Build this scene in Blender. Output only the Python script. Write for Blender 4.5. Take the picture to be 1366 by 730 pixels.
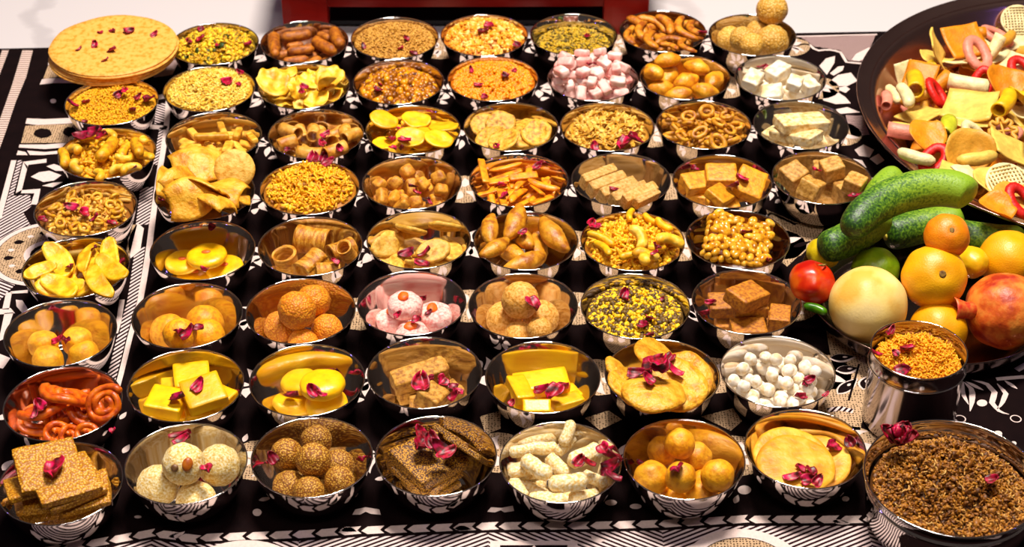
import bpy, math, random
import numpy as np
from mathutils import Matrix, Vector, Euler, noise

for o in list(bpy.data.objects):
    bpy.data.objects.remove(o, do_unlink=True)
scene = bpy.context.scene
COL = scene.collection
random.seed(7)
RNG = np.random.default_rng(7)
R_ = math.radians

# ------------------------------------------------------------------ camera
FPX, PITCH, ROLL = 2437.0, 0.62239, -0.002053
CAM = np.array([0.0, 0.0, 1.02863])
FW = np.array([0, math.cos(PITCH), -math.sin(PITCH)])
_r = np.array([1.0, 0, 0]); _u = np.cross(_r, FW)
RT = math.cos(ROLL) * _r + math.sin(ROLL) * _u
UP = -math.sin(ROLL) * _r + math.cos(ROLL) * _u
cd = bpy.data.cameras.new('camera')
cd.sensor_width = 36.0
cd.lens = FPX / 1366 * 36.0
cd.clip_start = 0.05
cam = bpy.data.objects.new('camera', cd)
M = Matrix(((RT[0], UP[0], -FW[0], 0), (RT[1], UP[1], -FW[1], 0), (RT[2], UP[2], -FW[2], 1.02863), (0, 0, 0, 1)))
cam.matrix_world = M
cd.dof.use_dof = True; cd.dof.focus_distance = 1.62; cd.dof.aperture_fstop = 11.0
COL.objects.link(cam)
scene.camera = cam

# ------------------------------------------------------------------ world, lamps, exposure
w = bpy.data.worlds.new('room'); scene.world = w; w.use_nodes = True
w.node_tree.nodes['Background'].inputs[0].default_value = (0.36, 0.29, 0.27, 1)
w.node_tree.nodes['Background'].inputs[1].default_value = 0.10

def lamp(name, loc, target, size, size_y, power, col):
    l = bpy.data.lights.new(name, 'AREA'); l.shape = 'RECTANGLE'
    l.size, l.size_y, l.energy, l.color = size, size_y, power, col
    o = bpy.data.objects.new(name, l); o.location = loc
    o.rotation_euler = (Vector(target) - Vector(loc)).to_track_quat('-Z', 'Y').to_euler()
    COL.objects.link(o); return o

lamp('ceiling_lamp', (0.15, 1.75, 2.5), (0.1, 1.45, 0), 0.7, 0.4, 82, (1.0, 0.92, 0.84))
lamp('tube_lamp', (0.0, 0.25, 2.3), (0, 1.5, 0), 0.9, 0.12, 11, (1.0, 0.9, 0.86))
lamp('blue_lamp', (-1.5, 1.6, 1.3), (0, 1.4, 0), 0.05, 0.05, 1.1, (0.2, 0.15, 1.0))
lamp('violet_lamp', (1.6, 1.0, 1.3), (0, 1.4, 0), 0.05, 0.05, 0.6, (0.25, 0.15, 1.0))

vs = scene.view_settings
vs.view_transform = 'Standard'; vs.look = 'None'; vs.gamma = 1.0; vs.use_curve_mapping = False
vs.exposure = 0.52
scene.cycles.glossy_bounces = 6
scene.cycles.max_bounces = 10
scene.cycles.caustics_reflective = True
scene.cycles.blur_glossy = 0.5

# ------------------------------------------------------------------ pixels and places (photograph taken as 1366 x 730)
def at(px, py, z=0.0):
    d = FW + RT * ((px - 683) / FPX) - UP * ((py - 365) / FPX)
    return CAM + d * ((z - CAM[2]) / d[2])
def ray(px, py):
    return FW + RT * ((px - 683) / FPX) - UP * ((py - 365) / FPX)
def to_px(p):
    d = np.asarray(p, float) - CAM; z = d @ FW
    return 683 + FPX * (d @ RT) / z, 365 - FPX * (d @ UP) / z
def mpp(px, py, z=0.03):            # metres to a pixel at that place
    return float((at(px, py, z) - CAM) @ FW) / FPX

# ------------------------------------------------------------------ materials
MATS = {}
def mat(name, cols, mm=4.0, rough=0.55, bump=0.0, bmm=None, tex='noise', metal=0.0, var=0.12, attr=None, spec=0.5, stretch=None, sss=0.0, coat=0.0, plain=False):
    """cols: colours of a ramp driven by a texture of feature size mm (millimetres) or by the attribute attr."""
    if name in MATS: return MATS[name]
    m = bpy.data.materials.new(name); m.use_nodes = True; MATS[name] = m
    nt = m.node_tree; N = nt.nodes; L = nt.links
    b = N['Principled BSDF']
    b.inputs['Roughness'].default_value = rough; b.inputs['Metallic'].default_value = metal
    b.inputs['Specular IOR Level'].default_value = spec
    if coat: b.inputs['Coat Weight'].default_value = coat
    if sss:
        b.inputs['Subsurface Weight'].default_value = sss
        b.inputs['Subsurface Radius'].default_value = (0.004, 0.002, 0.001)
        b.inputs['Subsurface Scale'].default_value = 1.0
    tc = N.new('ShaderNodeTexCoord'); oi = N.new('ShaderNodeObjectInfo')
    ad = N.new('ShaderNodeVectorMath'); ad.operation = 'MULTIPLY_ADD'
    ad.inputs[1].default_value = stretch or (1, 1, 1)
    L.new(tc.outputs['Object'], ad.inputs[0]); L.new(oi.outputs['Random'], ad.inputs[2])
    vec = ad.outputs[0]
    def texture(kind, size):
        if kind == 'voronoi':
            t = N.new('ShaderNodeTexVoronoi'); t.inputs['Scale'].default_value = 1000 / size
            L.new(vec, t.inputs['Vector']); return t.outputs['Distance']
        t = N.new('ShaderNodeTexNoise'); t.inputs['Scale'].default_value = 1000 / size
        t.inputs['Detail'].default_value = 3; L.new(vec, t.inputs['Vector']); return t.outputs['Fac']
    cr = N.new('ShaderNodeValToRGB'); el = cr.color_ramp.elements
    n = len(cols); lo, hi = (0.0, 1.0) if attr else ((0.35, 0.65) if tex == 'noise' else (0.05, 0.6))
    for k, c in enumerate(cols):
        p = lo + (hi - lo) * (k / max(1, n - 1))
        e = el[k] if k < 2 else el.new(p)
        e.position = p; e.color = (*(c if metal or plain else (c[0] ** 1.25, c[1] ** (1.36 + .28 * min(1, max(0, (c[1] - .35) / .35)) * (1 if c[2] < .35 else .3)), c[2] ** 1.8)), 1)
    if n == 1: el[1].color = el[0].color
    if attr:
        at_ = N.new('ShaderNodeAttribute'); at_.attribute_name = attr; L.new(at_.outputs['Fac'], cr.inputs[0])
    else:
        L.new(texture(tex, mm), cr.inputs[0])
    out = cr.outputs[0]
    if var:
        hs = N.new('ShaderNodeHueSaturation'); mr = N.new('ShaderNodeMapRange')
        mr.inputs[3].default_value = 1 - var; mr.inputs[4].default_value = 1 + var
        L.new(oi.outputs['Random'], mr.inputs[0]); L.new(mr.outputs[0], hs.inputs['Value'])
        L.new(out, hs.inputs['Color']); out = hs.outputs[0]
    L.new(out, b.inputs['Base Color'])
    if bump:
        bp = N.new('ShaderNodeBump'); bp.inputs['Strength'].default_value = min(1.0, bump * 1.5)
        bp.inputs['Distance'].default_value = (bmm or mm) * 0.0004
        L.new(texture(tex, bmm or mm), bp.inputs['Height']); L.new(bp.outputs[0], b.inputs['Normal'])
    return m

steel = mat('polished_steel', [(0.70, 0.64, 0.60), (0.76, 0.71, 0.67)], mm=30, rough=0.07, metal=1.0, var=0.03)
dark_steel = mat('darkened_steel', [(0.20, 0.13, 0.11), (0.26, 0.17, 0.14)], mm=30, rough=0.16, metal=1.0, var=0)
cup_steel = mat('dull_steel', [(0.40, 0.34, 0.34), (0.46, 0.40, 0.40)], mm=30, rough=0.14, metal=1.0, var=0)
bronze = mat('rosy_steel', [(0.52, 0.30, 0.26), (0.58, 0.35, 0.30)], mm=60, rough=0.22, metal=1.0, var=0)

# ------------------------------------------------------------------ meshes: every shape is (vertices, faces)
def V(a): return np.asarray(a, float)
def lumpy(v, amp, size, seed=0.0):
    if amp <= 0: return v
    out = v.copy(); c = v.mean(0)
    for i, p in enumerate(v):
        n = noise.noise(Vector((p[0] / size + seed * 3.1, p[1] / size + seed * 1.7, p[2] / size - seed)))
        d = p - c; l = np.linalg.norm(d)
        if l > 1e-9: out[i] = p + d / l * n * amp
    return out
_ICO = {}
def ico(n):
    if n in _ICO: return _ICO[n]
    t = (1 + 5 ** .5) / 2
    v = [(-1, t, 0), (1, t, 0), (-1, -t, 0), (1, -t, 0), (0, -1, t), (0, 1, t), (0, -1, -t), (0, 1, -t), (t, 0, -1), (t, 0, 1), (-t, 0, -1), (-t, 0, 1)]
    v = [V(x) / np.linalg.norm(x) for x in v]
    f = [(0, 11, 5), (0, 5, 1), (0, 1, 7), (0, 7, 10), (0, 10, 11), (1, 5, 9), (5, 11, 4), (11, 10, 2), (10, 7, 6), (7, 1, 8), (3, 9, 4), (3, 4, 2), (3, 2, 6), (3, 6, 8), (3, 8, 9), (4, 9, 5), (2, 4, 11), (6, 2, 10), (8, 6, 7), (9, 8, 1)]
    for _ in range(n):
        c = {}; g = []
        def mid(a, b):
            k = (min(a, b), max(a, b))
            if k not in c:
                m = v[a] + v[b]; v.append(m / np.linalg.norm(m)); c[k] = len(v) - 1
            return c[k]
        for a, b, d in f:
            x, y, z = mid(a, b), mid(b, d), mid(d, a)
            g += [(a, x, z), (b, y, x), (d, z, y), (x, y, z)]
        f = g
    _ICO[n] = (V(v), f); return _ICO[n]
def ball(r, lump=0.0, size=0.01, seed=0, squash=(1, 1, 1), sub=3):
    v, f = ico(sub); v = v * r * V(squash)
    return lumpy(v, lump, size, seed + .37), f
def grid_box(n):
    v = []; f = []; idx = {}
    def g(i, j, k):
        key = (i, j, k)
        if key not in idx: idx[key] = len(v); v.append((2 * i / n - 1, 2 * j / n - 1, 2 * k / n - 1))
        return idx[key]
    for a in range(n):
        for b in range(n):
            f.append((g(a, b, 0), g(a, b + 1, 0), g(a + 1, b + 1, 0), g(a + 1, b, 0)))
            f.append((g(a, b, n), g(a + 1, b, n), g(a + 1, b + 1, n), g(a, b + 1, n)))
            f.append((g(a, 0, b), g(a + 1, 0, b), g(a + 1, 0, b + 1), g(a, 0, b + 1)))
            f.append((g(a, n, b), g(a, n, b + 1), g(a + 1, n, b + 1), g(a + 1, n, b)))
            f.append((g(0, a, b), g(0, a, b + 1), g(0, a + 1, b + 1), g(0, a + 1, b)))
            f.append((g(n, a, b), g(n, a + 1, b), g(n, a + 1, b + 1), g(n, a, b + 1)))
    return V(v), f
def block(sx, sy, sz, bev=0.0015, lump=0.0, size=0.006, seed=0, n=8):
    """a cut block with soft edges (full sizes)"""
    u, f = grid_box(n)
    s = V((sx, sy, sz)) / 2; bev = min(bev, s.min() * .98)
    p = np.sign(u) * np.abs(u) ** 0.72 * s          # more points near the edges
    q = np.clip(p, -(s - bev), s - bev); d = p - q
    l = np.linalg.norm(d, axis=1, keepdims=True); l[l < 1e-9] = 1
    v = np.where(np.linalg.norm(p - q, axis=1, keepdims=True) > 1e-9, q + d / l * bev, p)
    return lumpy(v, lump, size, seed + .71), f
def lathe(prof, seg=48, close=True):
    """prof: (r, z) pairs from the outside round to the inside; r = 0 ends are closed"""
    v = []; f = []; rings = []
    for r, z in prof:
        if r < 1e-7:
            rings.append([len(v)]); v.append((0, 0, z))
        else:
            rings.append(list(range(len(v), len(v) + seg)))
            v += [(r * math.cos(2 * math.pi * k / seg), r * math.sin(2 * math.pi * k / seg), z) for k in range(seg)]
    for a, b in zip(rings[:-1], rings[1:]):
        for k in range(seg):
            k2 = (k + 1) % seg
            if len(a) == 1 and len(b) == 1: continue
            if len(a) == 1: f.append((a[0], b[k2], b[k]))
            elif len(b) == 1: f.append((a[k], a[k2], b[0]))
            else: f.append((a[k], a[k2], b[k2], b[k]))
    return V(v), f
def tube(path, rad, seg=10, closed=False, flat=1.0):
    """sweep a circle (flattened to flat) along path; ends are rounded by the radii given"""
    P = V(path); n = len(P); rad = np.broadcast_to(V(rad), (n,))
    v = []; f = []
    T = np.gradient(P, axis=0) if not closed else np.roll(P, -1, 0) - np.roll(P, 1, 0)
    T /= np.linalg.norm(T, axis=1, keepdims=True) + 1e-12
    up = V((0, 0, 1)) if abs(T[0][2]) < .9 else V((1, 0, 0))
    a = up - T[0] * (up @ T[0]); a /= np.linalg.norm(a)
    for i in range(n):
        a = a - T[i] * (a @ T[i]); a /= np.linalg.norm(a) + 1e-12
        b = np.cross(T[i], a)
        for k in range(seg):
            t = 2 * math.pi * k / seg
            v.append(P[i] + rad[i] * (math.cos(t) * a * flat + math.sin(t) * b))
    for i in range(n if closed else n - 1):
        j = (i + 1) % n
        for k in range(seg):
            k2 = (k + 1) % seg
            f.append((i * seg + k, i * seg + k2, j * seg + k2, j * seg + k))
    if not closed:
        f.append(tuple(range(seg))[::-1]); f.append(tuple((n - 1) * seg + k for k in range(seg)))
    return V(v), f
def rod(L, r, bend=0.0, taper=0.0, lump=0.0, seed=0, n=11, seg=10, flat=1.0, blunt=False):
    t = np.linspace(-1, 1, n)
    P = np.stack([t * L / 2, bend * L * (t * t - .4), 0 * t], 1)
    q = np.sqrt(np.clip(1 - np.abs(t) ** 14, 0, 1)) if not blunt else np.where(np.abs(t) > .99, .86, 1.0)
    if not blunt: q = np.clip(q, .45, 1)
    rr = r * (1 - taper * t * t) * q
    v, f = tube(P, rr, seg, flat=flat)
    return lumpy(v, lump, max(r, .003), seed + .13), f
def pipe(L, r, th, seg=16, bend=0.0, n=7, flare=0.0):
    """hollow tube, open at both ends, lying along x"""
    t = np.linspace(-1, 1, n); v = []; f = []
    for rr in (r, r - th):
        for x in t:
            q = rr * (1 + flare * x)
            for k in range(seg):
                a = 2 * math.pi * k / seg
                v.append((x * L / 2, q * math.cos(a) + bend * L * x * x, q * math.sin(a)))
    m = n * seg
    for i in range(n - 1):
        for k in range(seg):
            k2 = (k + 1) % seg
            f.append((i * seg + k, i * seg + k2, (i + 1) * seg + k2, (i + 1) * seg + k))
            f.append((m + i * seg + k, m + (i + 1) * seg + k, m + (i + 1) * seg + k2, m + i * seg + k2))
    for k in range(seg):
        k2 = (k + 1) % seg; e = (n - 1) * seg
        f.append((k, m + k, m + k2, k2)); f.append((e + k, e + k2, m + e + k2, m + e + k))
    return V(v), f
def ring(r, t, ax=1.0, seed=0, lump=0.0, n=22, seg=8, flat=1.0, open_=0.0):
    a = np.linspace(0, 2 * math.pi * (1 - open_), n, endpoint=open_ > 0)
    P = np.stack([r * np.cos(a), r * ax * np.sin(a), 0 * a], 1)
    v, f = tube(P, t, seg, closed=open_ == 0, flat=flat)
    return lumpy(v, lump, .004, seed), f
def disc(r, th, wave=0.0, bend=0.0, seed=0, edge=0.04, lump=0.0, seg=32, rings=6, dome=0.0, oval=1.0):
    """round flat piece: uneven outline, wavy or bent"""
    prof = [(0, th / 2)] + [(r * k / rings, th / 2) for k in range(1, rings)] + [(r - th * .2, th * .42), (r, 0), (r - th * .2, -th * .42)] + [(r * k / rings, -th / 2) for k in range(rings - 1, 0, -1)] + [(0, -th / 2)]
    v, f = lathe(prof[::-1], seg)
    s = seed * 2.3 + .4
    for i in range(len(v)):
        x, y, z = v[i]; a = math.atan2(y, x); rr = math.hypot(x, y)
        k = 1 + edge * noise.noise(Vector((2 * math.cos(a) + s, 2 * math.sin(a), s)))
        x *= k; y *= k * oval
        z += wave * noise.noise(Vector((x / r * 1.6 + s, y / r * 1.6, s))) + bend * (x * x) / r + dome * (1 - (rr / r) ** 2)
        if lump: z += lump * noise.noise(Vector((x / .003 + s, y / .003, z / .003)))
        v[i] = (x, y, z)
    return v, f
def sheet(fn, nu, nv, th):
    """a closed thin shell from fn(u, v) -> xyz"""
    g = V([[fn(i / nu, j / nv) for j in range(nv + 1)] for i in range(nu + 1)])
    du = np.gradient(g, axis=0); dv = np.gradient(g, axis=1)
    nrm = np.cross(du, dv); nrm /= np.linalg.norm(nrm, axis=2, keepdims=True) + 1e-12
    A = (g + nrm * th / 2).reshape(-1, 3); Bm = (g - nrm * th / 2).reshape(-1, 3)
    v = np.concatenate([A, Bm]); n = len(A); f = []
    ix = lambda i, j: i * (nv + 1) + j
    for i in range(nu):
        for j in range(nv):
            f.append((ix(i, j), ix(i + 1, j), ix(i + 1, j + 1), ix(i, j + 1)))
            f.append((n + ix(i, j), n + ix(i, j + 1), n + ix(i + 1, j + 1), n + ix(i + 1, j)))
    bd = [ix(i, 0) for i in range(nu)] + [ix(nu, j) for j in range(nv)] + [ix(i, nv) for i in range(nu, 0, -1)] + [ix(0, j) for j in range(nv, 0, -1)]
    for a, b in zip(bd, bd[1:] + bd[:1]): f.append((a, n + a, n + b, b))
    return v, f
def petal_shape(L, W, cup, curl, seed=0):
    rg = random.Random(seed); sk = rg.uniform(-.25, .25)
    def fn(u, v):
        s = (v - .5) * 2
        wd = W * (math.sin(math.pi * min(1, .12 + .88 * u) ** .8) ** .6 * .5 + .06)
        x = (u - .5) * L - (.10 * L * (1 - s * s) * -1 if u > .85 else 0)
        y = s * wd + sk * W * u * u
        z = cup * s * s * (0.4 + u) + curl * (u - .35) ** 2 * L + .0008 * math.sin(5 * s + seed)
        return (x, y, z)
    return sheet(fn, 8, 8, .0005)
def merge(items):
    """items: (verts, faces) -> one"""
    vs_, fs = [], []; o = 0
    for v, f in items:
        vs_.append(v); fs += [tuple(i + o for i in q) for q in f]; o += len(v)
    return np.concatenate(vs_), fs
def moved(s, loc=(0, 0, 0), rot=(0, 0, 0), k=1.0):
    Rm = np.array(Euler(rot).to_matrix())
    return (s[0] * k) @ Rm.T + V(loc), s[1]

def to_mesh(name, shape, m, smooth=True, tint=None):
    v, f = shape[0], shape[1]
    me = bpy.data.meshes.new(name)
    me.from_pydata(np.asarray(v).tolist(), [], f)
    for x in (m if isinstance(m, (list, tuple)) else [m]): me.materials.append(x)
    if smooth: me.polygons.foreach_set('use_smooth', [True] * len(me.polygons))
    if tint is not None:
        a = me.attributes.new('tint', 'FLOAT', 'POINT'); a.data.foreach_set('value', np.asarray(tint, np.float32))
    me.update(); me['pts'] = 0
    return me
def link(name, me, loc=(0, 0, 0), rot=None, parent=None, label=None, cat=None, group=None, kind=None):
    o = bpy.data.objects.new(name, me); COL.objects.link(o)
    o.location = tuple(float(x) for x in loc)
    if rot is not None: o.rotation_euler = rot
    if parent is not None: o.parent = parent
    if label: o['label'] = label
    if cat: o['category'] = cat
    if group: o['group'] = group
    if kind: o['kind'] = kind
    return o
# ------------------------------------------------------------------ the setting: marble floor
def marble():
    m = bpy.data.materials.new('white_marble'); m.use_nodes = True
    N = m.node_tree.nodes; L = m.node_tree.links; b = N['Principled BSDF']
    b.inputs['Roughness'].default_value = 0.22
    tc = N.new('ShaderNodeTexCoord')
    ns = N.new('ShaderNodeTexNoise'); ns.inputs['Scale'].default_value = 3.0; ns.inputs['Detail'].default_value = 6
    L.new(tc.outputs['Object'], ns.inputs['Vector'])
    mx = N.new('ShaderNodeMix'); mx.data_type = 'VECTOR'; mx.inputs[0].default_value = .35
    L.new(tc.outputs['Object'], mx.inputs[4]); L.new(ns.outputs['Color'], mx.inputs[5])
    wv = N.new('ShaderNodeTexWave'); wv.inputs['Scale'].default_value = 1.1; wv.inputs['Distortion'].default_value = 7.0
    wv.inputs['Detail'].default_value = 4; L.new(mx.outputs[1], wv.inputs['Vector'])
    cr = N.new('ShaderNodeValToRGB'); e = cr.color_ramp.elements
    e[0].position = 0.0; e[0].color = (0.50, 0.455, 0.45, 1); e[1].position = 0.018; e[1].color = (0.60, 0.55, 0.54, 1)
    L.new(wv.outputs['Fac'], cr.inputs[0]); L.new(cr.outputs[0], b.inputs['Base Color'])
    return m
fl = to_mesh('floor', block(4.4, 4.0, 0.04, .002, n=2), marble(), smooth=False)
link('floor', fl, (0.1, 1.6, -0.0245), kind='structure', label='white marble floor with grey veins', )

# ------------------------------------------------------------------ the woven cloth
CLOTH_ANG = math.atan2(1.9256 - 1.8875, 0.4466 + 0.5977)
ca, sa = math.cos(CLOTH_ANG), math.sin(CLOTH_ANG)
C0 = V((0.0, 1.9090))
def cl(x, y):                        # cloth frame (x along its back edge, y towards the back) -> world
    return (C0[0] + x * ca - y * sa, C0[1] + x * sa + y * ca)
def weave(name, cols, mm, kind, ang=0.0, rough=0.9, ratio=0.5):
    m = bpy.data.materials.new(name); m.use_nodes = True
    N = m.node_tree.nodes; L = m.node_tree.links; b = N['Principled BSDF']
    b.inputs['Roughness'].default_value = rough; b.inputs['Specular IOR Level'].default_value = 0.08
    tc = N.new('ShaderNodeTexCoord'); mp = N.new('ShaderNodeMapping'); mp.inputs['Rotation'].default_value = (0, 0, ang)
    L.new(tc.outputs['Object'], mp.inputs['Vector'])
    cr = N.new('ShaderNodeValToRGB'); e = cr.color_ramp.elements
    e[0].color = (*cols[0], 1); e[1].color = (*cols[1], 1)
    if kind == 'stripe':
        t = N.new('ShaderNodeTexWave'); t.inputs['Scale'].default_value = 1000 / mm / 3.1416 / 2 * 1.0
        t.inputs['Distortion'].default_value = 0.25; t.inputs['Detail'].default_value = 1; t.inputs['Detail Scale'].default_value = 1.5
        L.new(mp.outputs[0], t.inputs['Vector']); L.new(t.outputs['Fac'], cr.inputs[0])
        e[0].position = ratio - .06; e[1].position = ratio + .06
    elif kind == 'dots':
        t = N.new('ShaderNodeTexVoronoi'); t.inputs['Scale'].default_value = 1000 / mm; t.inputs['Randomness'].default_value = .35
        L.new(mp.outputs[0], t.inputs['Vector']); L.new(t.outputs['Distance'], cr.inputs[0])
        e[0].position = .26; e[1].position = .34
    else:
        t = N.new('ShaderNodeTexNoise'); t.inputs['Scale'].default_value = 1000 / mm
        L.new(mp.outputs[0], t.inputs['Vector']); L.new(t.outputs['Fac'], cr.inputs[0])
        e[0].position = .3; e[1].position = .7
    L.new(cr.outputs[0], b.inputs['Base Color'])
    wv = N.new('ShaderNodeTexWave'); wv.inputs['Scale'].default_value = 300; wv.inputs['Distortion'].default_value = 2
    L.new(tc.outputs['Object'], wv.inputs['Vector'])
    bp = N.new('ShaderNodeBump'); bp.inputs['Strength'].default_value = .35; bp.inputs['Distance'].default_value = .0004
    L.new(wv.outputs['Fac'], bp.inputs['Height']); L.new(bp.outputs[0], b.inputs['Normal'])
    return m
DK = (0.0040, 0.0010, 0.0012); CR = (0.74, 0.58, 0.52); TAN = (0.50, 0.33, 0.19)
W_DARK = weave('dark_cotton', [DK, (0.007, 0.002, 0.002)], 20, 'plain')
W_CREAM = weave('cream_thread', [(0.66, 0.51, 0.46), CR], 3, 'plain')
W_RIB = weave('ribbed_cream_thread', [(0.12, .05, .04), (0.66, .50, .42)], 2.4, 'stripe', ang=R_(90), ratio=.22)
W_HATCH = weave('slanting_stripes', [(0.016, 0.004, 0.006), (0.70, .55, .52)], 2.1, 'stripe', ang=R_(38))
W_HATCH2 = weave('counter_stripes', [(0.016, 0.004, 0.006), (0.70, .55, .52)], 2.1, 'stripe', ang=R_(-60))
W_HATCH3 = weave('low_stripes', [(0.016, 0.004, 0.006), (0.70, .55, .52)], 2.1, 'stripe', ang=R_(62))
W_LINES = weave('fine_lines', [(0.06, 0.02, 0.02), (0.52, .36, .33)], 1.6, 'stripe', ang=R_(84))
W_DOTS = weave('dotted_ground', [(0.03, 0.012, 0.006), TAN], 2.6, 'dots')
CM = [W_DARK, W_CREAM, W_RIB, W_HATCH, W_HATCH2, W_LINES, W_DOTS, W_HATCH3]
DARK, CREAM, RIB, HATCH, HATCH2, LINES, DOTS, HATCH3 = range(8)

cb, cfc = block(1.75, 1.45, 0.004, .0012, n=10)
# soft folds at the back edge
cm_ = to_mesh('patterned_cloth', (V([(*cl(p[0] + .08, p[1] - .725), p[2] - .002) for p in cb]), cfc), W_DARK)
cloth = link('patterned_cloth', cm_, label='dark brown and cream woven cloth spread under all the bowls', cat='cloth')

PARTS = {}; SECTION = ['leaf_motifs']
def section(n): SECTION[0] = n
def poly_w(pts, m, lv=1):            # world xy polygon, lv: layer
    PV, PF, PM = PARTS.setdefault(SECTION[0], ([], [], [])); o = len(PV); z = 0.00006 + 0.00007 * lv
    PV.extend((p[0], p[1], z) for p in pts)
    a = sum(p[0] * q[1] - q[0] * p[1] for p, q in zip(pts, pts[1:] + pts[:1]))
    ids = list(range(o, o + len(pts)))
    PF.append(ids if a > 0 else ids[::-1]); PM.append(m)
def poly(pts, m=CREAM, lv=1): poly_w([tuple(at(x, y, 0)[:2]) for x, y in pts], m, lv)
def oval(cx, cy, rx, ry, m=CREAM, lv=2, n=18, wob=0.0):
    poly([(cx + rx * (1 + wob * math.sin(5 * t)) * math.cos(t), cy + ry * (1 + wob * math.cos(7 * t)) * math.sin(t)) for t in [2 * math.pi * k / n for k in range(n)]], m, lv)
def strip_w(P, wd, m=CREAM, lv=1, taper=False):
    P = V(P); T = np.gradient(P, axis=0); T /= np.linalg.norm(T, axis=1, keepdims=True) + 1e-12
    Nn = np.stack([-T[:, 1], T[:, 0]], 1); n = len(P)
    k = np.sin(np.linspace(.12, math.pi - .12, n)) if taper else np.ones(n)
    A = P + Nn * (wd / 2 * k)[:, None]; B_ = P - Nn * (wd / 2 * k)[:, None]
    for i in range(n - 1): poly_w([tuple(A[i]), tuple(B_[i]), tuple(B_[i + 1]), tuple(A[i + 1])], m, lv)
def strip(pts, wpx, m=CREAM, lv=1, taper=False):
    P = V(pts); d = np.linalg.norm(np.diff(P, axis=0), axis=1); s = np.r_[0, np.cumsum(d)]
    t = np.linspace(0, s[-1], max(2 * len(pts), 6))
    Q = np.stack([np.interp(t, s, P[:, 0]), np.interp(t, s, P[:, 1])], 1)
    k = mpp(P[0][0], P[0][1], 0)
    strip_w([at(x, y, 0)[:2] for x, y in Q], wpx * k, m, lv, taper)
def ring_w(c, r0, r1, m=CREAM, lv=1, n=48, a0=0, a1=2 * math.pi):
    t = np.linspace(a0, a1, n + 1)
    for i in range(n):
        poly_w([(c[0] + r * math.cos(a), c[1] + r * math.sin(a)) for r, a in ((r0, t[i]), (r1, t[i]), (r1, t[i + 1]), (r0, t[i + 1]))], m, lv)
def leaf_w(c, ang, L, W, m=CREAM, lv=2, bend=0.0, n=9):
    t = np.linspace(0, 1, n); hw = W / 2 * np.sin(math.pi * t ** .8); off = bend * L * np.sin(math.pi * t)
    up_ = [(L * a, o + h) for a, o, h in zip(t, off, hw)]; dn = [(L * a, o - h) for a, o, h in zip(t, off, hw)][::-1]
    pts = [(c[0] + x * math.cos(ang) - y * math.sin(ang), c[1] + x * math.sin(ang) + y * math.cos(ang)) for x, y in up_ + dn[1:-1]]
    poly_w(pts, m, lv)

section('ribbed_bands')
# ribbed bands at the left
poly([(3, 67), (12, 67), (-2, 104), (-10, 104)], RIB)
poly([(30, 67), (44, 67), (35, 103), (16, 114)], RIB); poly([(16, 114), (35, 103), (21, 136), (0, 159)], RIB)
poly([(0, 159), (21, 136), (8, 175), (-6, 214), (-22, 214)], RIB)
poly([(-22, 214), (-6, 214), (-50, 330), (-66, 330)], RIB)
section('banded_panel')
for dy in (0,):
    poly([(66, 73), (71, 71), (72, 78), (67, 79)]); poly([(65, 81), (76, 79), (110, 76), (112, 81), (76, 84), (64, 87)])
    poly([(64, 88), (118, 82), (140, 104), (58, 105)], DOTS); oval(85, 94, 10, 4.5, DARK); oval(122, 94, 9, 4.5, DARK)
    poly([(56, 106), (75, 103), (140, 105), (140, 111), (70, 111), (53, 113)])
    oval(71, 135, 4, 3)
    poly([(36, 158), (60, 159), (130, 156), (130, 163), (50, 167), (34, 165)])
    poly([(34, 168), (130, 164), (125, 190), (28, 191)], DOTS); oval(57, 178, 12, 6.5, DARK, wob=.06); oval(93, 176, 9, 6.5, DARK, wob=.06); oval(124, 174, 9, 6, DARK)
    poly([(26, 193), (60, 193), (110, 189), (110, 195), (60, 199), (25, 197)])
    poly([(24, 201), (34, 203), (37, 207), (22, 207)]); poly([(36, 201), (60, 203), (80, 201), (80, 205), (58, 207), (40, 207)])
section('corner_frame')
poly([(15, 214), (22, 214), (2, 292), (-6, 292)])
poly([(24, 214), (30, 214), (18, 260), (11, 262)], HATCH)
poly([(31, 216), (62, 212), (62, 217), (38, 220), (36, 226)]); poly([(31, 216), (37, 222), (28, 258), (21, 258)])
poly([(21, 258), (28, 254), (54, 252), (53, 258)]); poly([(46, 258), (53, 258), (50, 273), (41, 273)])
poly([(11, 262), (40, 260), (42, 275), (28, 287), (3, 300), (0, 300)], HATCH)
poly([(41, 236), (52, 230), (66, 228), (82, 234), (72, 241), (58, 243)]); poly([(62, 222), (72, 219), (84, 223), (90, 228), (74, 228)]); poly([(56, 248), (70, 244), (84, 243), (70, 250)])
section('medallion')
# round medallion
mc = at(62, 338, 0)[:2]; mr = .055
ring_w(mc, 0, mr - .006, DOTS, 1, 40); ring_w(mc, mr - .0055, mr, CREAM, 2, 56); ring_w(mc, .016, .022, CREAM, 2, 40); ring_w(mc, 0, .0155, DARK, 2, 30)
ring_w(mc, mr + .0012, mr + .032, HATCH, 0, 20, R_(118), R_(180)); ring_w(mc, mr + .0012, mr + .032, HATCH2, 0, 20, R_(180), R_(250))
for k in range(16):
    a = 2 * math.pi * k / 16 + R_(14); p = mc + V((math.cos(a), math.sin(a))) * .036
    if k % 2: leaf_w(p - V((.0035, 0)), 0, .007, .0052, CREAM, 2)
    else: leaf_w(p - V((.0055, 0)), .1, .011, .0075, DARK, 2)
poly([(8, 391), (16, 390), (12, 413), (3, 413)]); poly([(14, 389), (37, 387), (37, 391), (15, 392)]); poly([(21, 400), (30, 401), (38, 414), (30, 418), (22, 409)])
poly([(-4, 413), (14, 411), (20, 418), (-4, 420)]); poly([(6, 418), (18, 417), (6, 452), (-2, 456)]); poly([(-6, 470), (14, 478), (4, 492), (-6, 490)])
section('long_stripe')
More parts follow.
